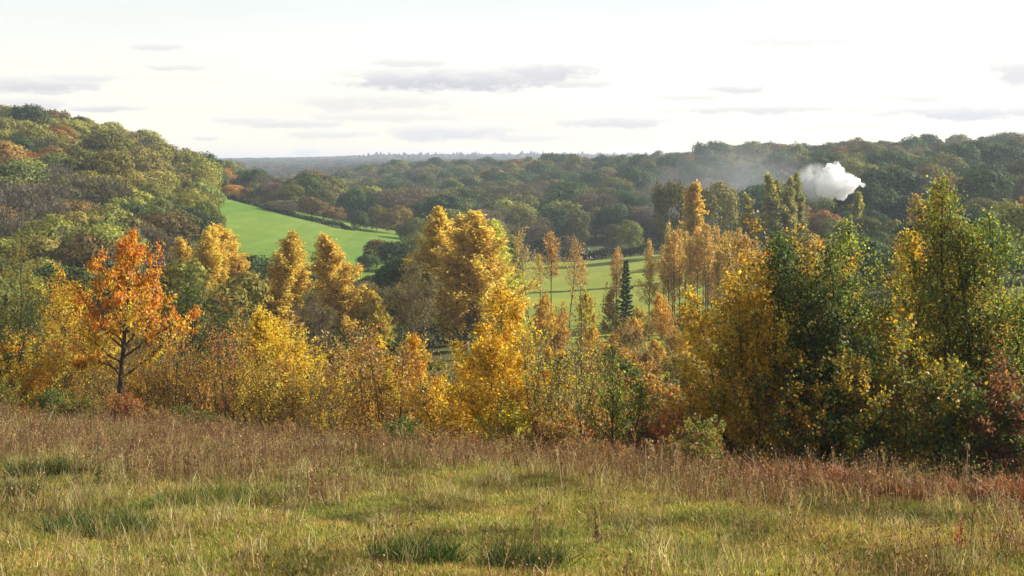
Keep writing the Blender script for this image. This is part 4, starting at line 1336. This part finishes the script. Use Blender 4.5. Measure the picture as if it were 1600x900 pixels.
# ----------------------------------------------------------------------------
# meadow grass
# ----------------------------------------------------------------------------
def ribbons(r, base, d, L, w, bend, cols):
    """bent two-piece blades"""
    n = len(base)
    side = unit(np.cross(d, unit(r.normal(0, 1, (n, 3)))))
    out = unit(np.stack([r.normal(0, 1, n), r.normal(0, 1, n), np.zeros(n)], 1))
    L, w = L[:, None], w[:, None]
    mid = base + d * L * .55
    tip = mid + unit(d + out * bend[:, None]) * L * .45
    V = np.stack([base - side * w / 2, base + side * w / 2, mid + side * w * .42, mid - side * w * .42, tip], 1).reshape(-1, 3)
    i = np.arange(n)[:, None] * 5
    return V, (i + np.array([[0, 1, 2, 3]])), (i + np.array([[3, 2, 4]])), np.repeat(cols, 5, 0)


def clump(seed, n, rad, Lr, w, spread, cols, wts, bend=.8):
    r = np.random.default_rng(seed)
    a = r.uniform(0, 6.283, n)
    q = rad * np.sqrt(r.uniform(0, 1, n))
    base = np.stack([np.cos(a) * q, np.sin(a) * q, np.full(n, -.02)], 1)
    d = unit(np.stack([r.normal(0, spread, n), r.normal(0, spread, n), np.ones(n)], 1))
    L = r.uniform(*Lr, n)
    V, Q, T, c = ribbons(r, base, d, L, w * r.uniform(.7, 1.4, n), bend * r.uniform(.2, 1.3, n), palette(r, cols, wts, n))
    return mesh_np('grass', V, Q, T, c)


def stem_clump(seed, n, rad, Lr, cols, wts, heads=True):
    """dead upright stems with side sprays and seed heads"""
    r = np.random.default_rng(seed)
    Vs, Qs, Ts, Cs, off = [], [], [], [], 0
    def put(V, Q, T, c):
        nonlocal off
        Vs.append(V); Cs.append(c)
        if Q is not None: Qs.append(Q + off)
        if T is not None: Ts.append(T + off)
        off += len(V)
    a = r.uniform(0, 6.283, n)
    q = rad * np.sqrt(r.uniform(0, 1, n))
    base = np.stack([np.cos(a) * q, np.sin(a) * q, np.full(n, -.02)], 1)
    d = unit(np.stack([r.normal(0, .16, n), r.normal(0, .16, n), np.ones(n)], 1))
    L = r.uniform(*Lr, n)
    col = palette(r, cols, wts, n)
    put(*ribbons(r, base, d, L, np.full(n, .006), .25 * r.uniform(.2, 1, n), col))
    k = 3
    t = r.uniform(.5, .92, (n, k))
    b2 = (base[:, None] + d[:, None] * (L[:, None] * t)[..., None]).reshape(-1, 3)
    d2 = unit(np.repeat(d, k, 0) + r.normal(0, .45, (n * k, 3)))
    L2 = np.repeat(L, k) * r.uniform(.12, .28, n * k)
    c2 = np.repeat(col, k, 0)
    put(*ribbons(r, b2, d2, L2, np.full(n * k, .0045), .4 * r.uniform(.2, 1, n * k), c2))
    if heads:
        P = np.concatenate([b2 + d2 * L2[:, None] * .9, base + d * L[:, None] * .96])
        m = len(P)
        D = unit(r.normal(0, .5, (m, 3)) + np.array([0, 0, 1.]))
        V = leaf_quads(P, D, unit(r.normal(0, 1, (m, 3))), r.uniform(.012, .03, m), .7, .2)
        put(V, quads_seq(m), None, np.repeat(palette(r, cols, wts, m) * .9, 4, 0))
    return mesh_np('stems', np.concatenate(Vs), np.concatenate(Qs), np.concatenate(Ts), np.concatenate(Cs))


STRAW, SGR, DGG, OGR = (.46, .38, .18), (.17, .215, .04), (.07, .11, .025), (.24, .225, .05)
TURF = [clump(800 + k, 110, .16, (.025, .10), .006, .55, (OGR, SGR, STRAW, DGG), w, 1.1) for k, w in enumerate([(4, 3, 1.4, 1), (3, 5, 1, 1), (4, 3, 2, 1), (2, 5, .6, 2), (3, 3, 2.5, 1)])]
TURF += [clump(810 + k, 60, .15, (.05, .14), .006, 2.2, (STRAW, (.28, .19, .10), (.16, .10, .055), OGR), w, .4) for k, w in enumerate([(3, 3, 2, 1), (2, 3, 3, 1)])]     # dead thatch lying flat
TURF += [clump(815, 26, .10, (.04, .09), .028, 1.4, ((.09, .13, .03), (.14, .10, .04), (.06, .09, .025)), (3, 1, 2), .5)]                                                     # low broad-leaved weeds
LONG = [clump(820 + k, 46, .16, (.16, .42), .007, .32, (STRAW, OGR, (.30, .21, .10), SGR), w, .9) for k, w in enumerate([(4, 3, 2, 1), (3, 3, 1, 2), (3, 2, 4, 1)])]
STEM = [stem_clump(840 + k, 11, .22, (.16, .52), ((.20, .105, .048), (.30, .19, .09), (.10, .055, .03), (.50, .38, .20)), w) for k, w in enumerate([(4, 3, 2, 1), (3, 3, 3, 1), (3, 2, 2, 3), (4, 2, 3, .5)])]
g_src = source('a_turf_source', TURF, M_GRASS_I)
l_src = source('b_long_source', LONG, M_GRASS_I)
s_src = source('c_stem_source', STEM, M_GRASS_I)


def vnoise(x, y, s, seed):
    r = np.random.default_rng(seed)
    G = r.uniform(-1, 1, (64, 64))
    fx, fy = x / s + 20, y / s + 20
    i, j = np.floor(fx).astype(int), np.floor(fy).astype(int)
    a, b = fx - i, fy - j
    a, b = a * a * (3 - 2 * a), b * b * (3 - 2 * b)
    g = lambda p, q: G[p % 64, q % 64]
    return g(i, j) * (1 - a) * (1 - b) + g(i + 1, j) * a * (1 - b) + g(i, j + 1) * (1 - a) * b + g(i + 1, j + 1) * a * b


def meadow_points(n, seed, dens_fn):
    r = np.random.default_rng(seed)
    X = r.uniform(-17, 11, n)
    Y = r.uniform(7.5, 38, n)
    D = edge_y(X) + .9 - Y                      # metres in from the edge
    keep = (D > 0) & (np.abs(X) < .364 * Y + 2.6)
    X, Y, D = X[keep], Y[keep], D[keep]
    p = dens_fn(X, Y, D)
    k = r.uniform(0, 1, len(X)) < p
    return X[k], Y[k], D[k], r


def brown_depth(X):
    return np.interp(X, [-14, 0, 8], [5.2, 4.4, 3.8])


def brownness(X, Y, D):
    n = vnoise(X, Y, 2.3, 1) * 2.0 + vnoise(X, Y, .8, 2) * 1.3
    return np.clip((brown_depth(X) - D) / 4.5 + .45 + n * .6, 0, 1)


def put_grass(name, pts, src, nidx, smin, smax, tint_fn, label):
    X, Y, D, r = pts
    n = len(X)
    pos = np.stack([X, Y, hgt(X, Y) + .02], 1)
    s = r.uniform(smin, smax, n)
    scl = np.stack([s, s, s * r.uniform(.8, 1.25, n)], 1)
    rot = np.stack([r.normal(0, .06, n), r.normal(0, .06, n), r.uniform(0, 6.283, n)], 1)
    print(name, n)
    return points_object(name, pos, scl, rot, r.integers(0, nidx, n), tint_fn(X, Y, D, r), src, label=label)


def turf_tint(X, Y, D, r):
    g = vnoise(X, Y, 1.7, 5)[:, None] * .8 + vnoise(X, Y, .5, 6)[:, None] * .6
    dark = np.clip(vnoise(X, Y, .9, 7)[:, None] + vnoise(X, Y, .35, 8)[:, None] * .6, -1, .6)
    base = (np.array([1.30, 1.16, 1.0]) + g * np.array([-.26, .02, -.15])) * (1 + .5 * dark)
    return np.clip(base * np.exp(r.normal(0, .12, (len(X), 1))), .2, 2)


put_grass('short_grass', meadow_points(150000, 60, lambda X, Y, D: np.clip(1.15 - .45 * brownness(X, Y, D), 0, 1) * np.clip(16 / Y + .25, 0, 1)), g_src, 8, .8, 1.35, turf_tint, 'short olive green turf of the sloping meadow')
put_grass('long_grass', meadow_points(30000, 61, lambda X, Y, D: np.clip(.05 + .5 * brownness(X, Y, D) + .22 * (vnoise(X, Y, 1.4, 9) > .25) + .25 * (X < -3), 0, 1) * .42), l_src, 3, .6, 1.1,
          lambda X, Y, D, r: np.exp(r.normal(0, .15, (len(X), 1))) * np.ones((1, 3)), 'longer straw coloured grass scattered over the meadow')
put_grass('dead_stems', meadow_points(42000, 62, lambda X, Y, D: brownness(X, Y, D) ** 2 * .6 + .03), s_src, 4, .5, 1.25,
          lambda X, Y, D, r: np.exp(r.normal(0, .18, (len(X), 1))) * np.array([[1, 1, 1]]), 'band of dead reddish brown flower stems along the meadow edge')

# tussocks, weeds and seed heads that stand out
M_GRASS = leaf_material('tussock_blade', .35, .5, .3)


def meadow_spot(u, v):
    Y = 20.0
    for _ in range(40):
        Y = 2.3 / max((v - HZ) / F - .112, .01)
    X = px_x(u, Y)
    return X, Y, float(hgt(X, Y))


TUS = [
    (150, 838, .62, 'wide dark green grass tussock low in the left foreground', (.55, .75, .6)),
    (55, 752, .42, 'small dark grass tussock high at the left side of the meadow', (.6, .7, .6)),
    (100, 752, .35, 'small green tussock right beside the small dark tussock', (.8, .9, .7)),
    (340, 800, .75, 'broad pale grassy hummock right of the wide dark tussock', (1.25, 1.15, .9)),
    (650, 885, .42, 'dark tussock at the bottom edge left of the middle', (.45, .62, .5)),
    (820, 890, .40, 'dark tussock at the bottom edge right of the middle', (.45, .55, .45)),
    (20, 780, .35, 'brownish tussock at the left edge of the meadow', (.9, .8, .7)),
    (445, 786, .16, 'tiny blackish clump of dead leaves in the middle of the turf', (.25, .2, .2)),
]
for k, (u, v, R, lab, tint) in enumerate(TUS):
    X, Y, z = meadow_spot(u, v)
    me = clump(900 + k, int(2600 * R), R, (.14, .42 if R > .3 else .2), .009, .5, ((.10, .15, .03), (.07, .11, .025), (.20, .19, .06), (.35, .27, .12)), (4, 4, 2, 1), 1.0)
    o = link('grass_tussock', me, M_GRASS, None, (X, Y, z))
    o.scale = (1, .7, 1)
    o.color = (*tint, 1)
    tag(o, lab, 'tussock')


def weed(seed, H, n_leaf, col):
    r = np.random.default_rng(seed)
    tb = Tubes()
    st = path(r, (0, 0, -.03), (r.normal(0, .05), 0, 1), H, 6, .1, .04)
    tb.add(st, np.linspace(.007, .003, 7), 4)
    P, D = [], []
    for k in range(n_leaf):
        p, d = at_path(st, .1 + .88 * k / n_leaf)
        a = k * 2.4
        P.append(p)
        D.append((math.cos(a), math.sin(a), .7))
    P, D = np.array(P), unit(np.array(D))
    V = leaf_quads(P, D, unit(r.normal(0, .3, (n_leaf, 3)) + np.array([0, 0, 1])), np.linspace(.12, .04, n_leaf) * r.uniform(.7, 1.2, n_leaf), .35)
    return tb.mesh('stalk'), mesh_np('weed_leaves', V, quads_seq(n_leaf), col=np.repeat(jit(r, col, n_leaf), 4, 0))


for k, (u, v, H, lab, c) in enumerate([
        (121, 772, .62, 'upright leafy weed in the left meadow, left of a pair', (.09, .10, .03)),
        (153, 770, .72, 'taller upright leafy weed in the left meadow, right of a pair', (.10, .11, .03)),
        (196, 745, .45, 'short green weed right of the upright pair in the left meadow', (.09, .12, .03)),
        (88, 748, .40, 'small weed just behind the green tussock on the left', (.09, .11, .03)),
        (935, 860, .45, 'thin dark weed stalk in the right half of the foreground', (.12, .07, .04)),
        (1500, 868, .35, 'thin weed with a reddish leaf near the lower right', (.35, .10, .04))]):
    me = weed(950 + k, H, 34, c)
    root = link('weed', None, loc=meadow_spot(u, v))
    tag(root, lab, 'weed')
    link('stalk', me[0], M_BARK, root)
    link('leaves', me[1], M_LEAF, root)

M_STRAW = bark_material('straw', (.45, .36, .20), (.60, .50, .30))
M_TEASEL = bark_material('teasel_head', (.12, .075, .04), (.30, .22, .12), 60)


def teasel(u, v, top, lab):
    X, Y, z = meadow_spot(u, v)
    H = -(top - HZ) / F * Y - z
    root = link('teasel', None, loc=(X, Y, z))
    tag(root, lab, 'teasel')
    r = np.random.default_rng(int(u))
    tb = Tubes()
    st = path(r, (0, 0, -.03), (.03, 0, 1), H - .03, 5, .1, .02)
    tb.add(st, np.linspace(.006, .004, 6), 5)
    link('stalk', tb.mesh('teasel_stalk'), M_STRAW, root)
    t = Tubes()
    p = st[-1]
    t.add([p + (0, 0, a) for a in (-.005, .01, .03, .055, .075, .085)], [.006, .018, .024, .021, .012, .003], 8)
    link('seed_head', t.mesh('teasel_head'), M_TEASEL, root)
    P = np.repeat(p[None], 90, 0) + np.stack([r.normal(0, .004, 90), r.normal(0, .004, 90), r.uniform(0, .075, 90)], 1)
    D = unit(np.stack([r.normal(0, 1, 90), r.normal(0, 1, 90), np.full(90, .25)], 1))
    V = leaf_quads(P, D, unit(r.normal(0, 1, (90, 3))), np.full(90, .036), .12)
    link('bristles', mesh_np('bristles', V, quads_seq(90), col=np.full((360, 3), .3) * np.array([1, .75, .45])), M_LEAF, root)
    P = np.repeat(p[None], 7, 0)
    a = np.arange(7) * .9
    V = leaf_quads(P, unit(np.stack([np.cos(a), np.sin(a), np.full(7, .9)], 1)), np.tile((0, 0, 1.), (7, 1)), np.full(7, .10), .08)
    link('bract', mesh_np('bracts', V, quads_seq(7), col=np.full((28, 3), .3) * np.array([1, .75, .45])), M_LEAF, root)


teasel(1508, 792, 696, 'lone teasel seed head against the dark trees at the right')
teasel(1010, 770, 688, 'left one of two small teasel heads in front of the pink shrubs')
teasel(1032, 768, 684, 'middle teasel head above the brown stems below the pink spindle')
teasel(1050, 766, 694, 'right small teasel head beside the brown stems near the golden hazel')


def straw_stalk(u, v, top, lean, lab):
    X, Y, z = meadow_spot(u, v)
    H = -(top - HZ) / F * Y - z
    r = np.random.default_rng(int(u) + 3)
    tb = Tubes()
    st = path(r, (0, 0, -.03), (lean, 0, 1), H, 6, -.15, .05)
    tb.add(st, np.linspace(.006, .003, 7), 4)
    root = link('dry_stalk', None, loc=(X, Y, z))
    tag(root, lab, 'stalk')
    link('stalk', tb.mesh('dry_stalk'), M_STRAW, root)
    n = 40
    P = st[-1] - (st[-1] - st[-3]) * r.uniform(0, 1, (n, 1))
    V = leaf_quads(P, unit(r.normal(0, .5, (n, 3)) + unit(st[-1] - st[-2])), unit(r.normal(0, 1, (n, 3))), r.uniform(.02, .05, n), .25)
    link('seed_plume', mesh_np('plume', V, quads_seq(n), col=np.repeat(jit(r, (.5, .40, .22), n, .15, .05), 4, 0)), M_LEAF, root)


straw_stalk(267, 716, 652, 0, 'tall pale straw stalk standing alone in the left of the brown stems')
straw_stalk(60, 700, 630, .2, 'bent pale grass stalk near the left edge of the brown band')
straw_stalk(390, 725, 672, .25, 'pale leaning stalk right of the lone straw stalk')
straw_stalk(1525, 800, 735, .3, 'pale leaning stalk beside the lone teasel')
straw_stalk(1150, 780, 722, .35, 'pale leaning stalk in the brown band below the golden hazel')
straw_stalk(880, 775, 700, -.2, 'pale stalk in the brown band below the tall bare stems')

# bracken and rusty docks by the right-hand trees
FERN = [clump(970 + k, 240, .28, (.25, .6), .03, .5, ((.24, .075, .03), (.30, .12, .04), (.16, .06, .03)), (3, 2, 2), 1.2) for k in range(2)]
for k in range(16):
    u = 1190 + k * 28 + rng.normal(0, 9)
    Y = 24.0
    for _ in range(20):
        Y = edge_y(px_x(u, Y)) * .5 + Y * .5
    Y -= rng.uniform(-.3, .5)
    X = px_x(u, Y)
    o = link('bracken', FERN[k % 2], M_GRASS, None, (X, Y, float(hgt(X, Y))))
    o.rotation_euler = (0, 0, k)
    o.scale = (1, 1, rng.uniform(.6, 1.0))
    o.color = (*[rng.uniform(.8, 1.2)] * 3, 1)
    tag(o, 'rusty red bracken clump at the foot of the right-hand trees', 'bracken', 'bracken below the right-hand trees')

# ----------------------------------------------------------------------------
# haze
# ----------------------------------------------------------------------------
bm = bmesh.new()
box_bm(bm, -8200, 8200, -60, 9700, -28, 58)
haze = bm_obj('haze', bm, None, None)
m, N = new_mat('air')
v = N.n('ShaderNodeVolumePrincipled', {'Color': (.72, .83, 1.0), 'Density': 1.9e-4, 'Anisotropy': .2})
out = N.n('ShaderNodeOutputMaterial')
m.node_tree.links.new(v.outputs[0], out.inputs['Volume'])
haze.data.materials.append(m)
tag(haze, kind='stuff')
tri = sum(len(me.loops) - 2 * len(me.polygons) for me in bpy.data.meshes)
print('TRIANGLES', tri)
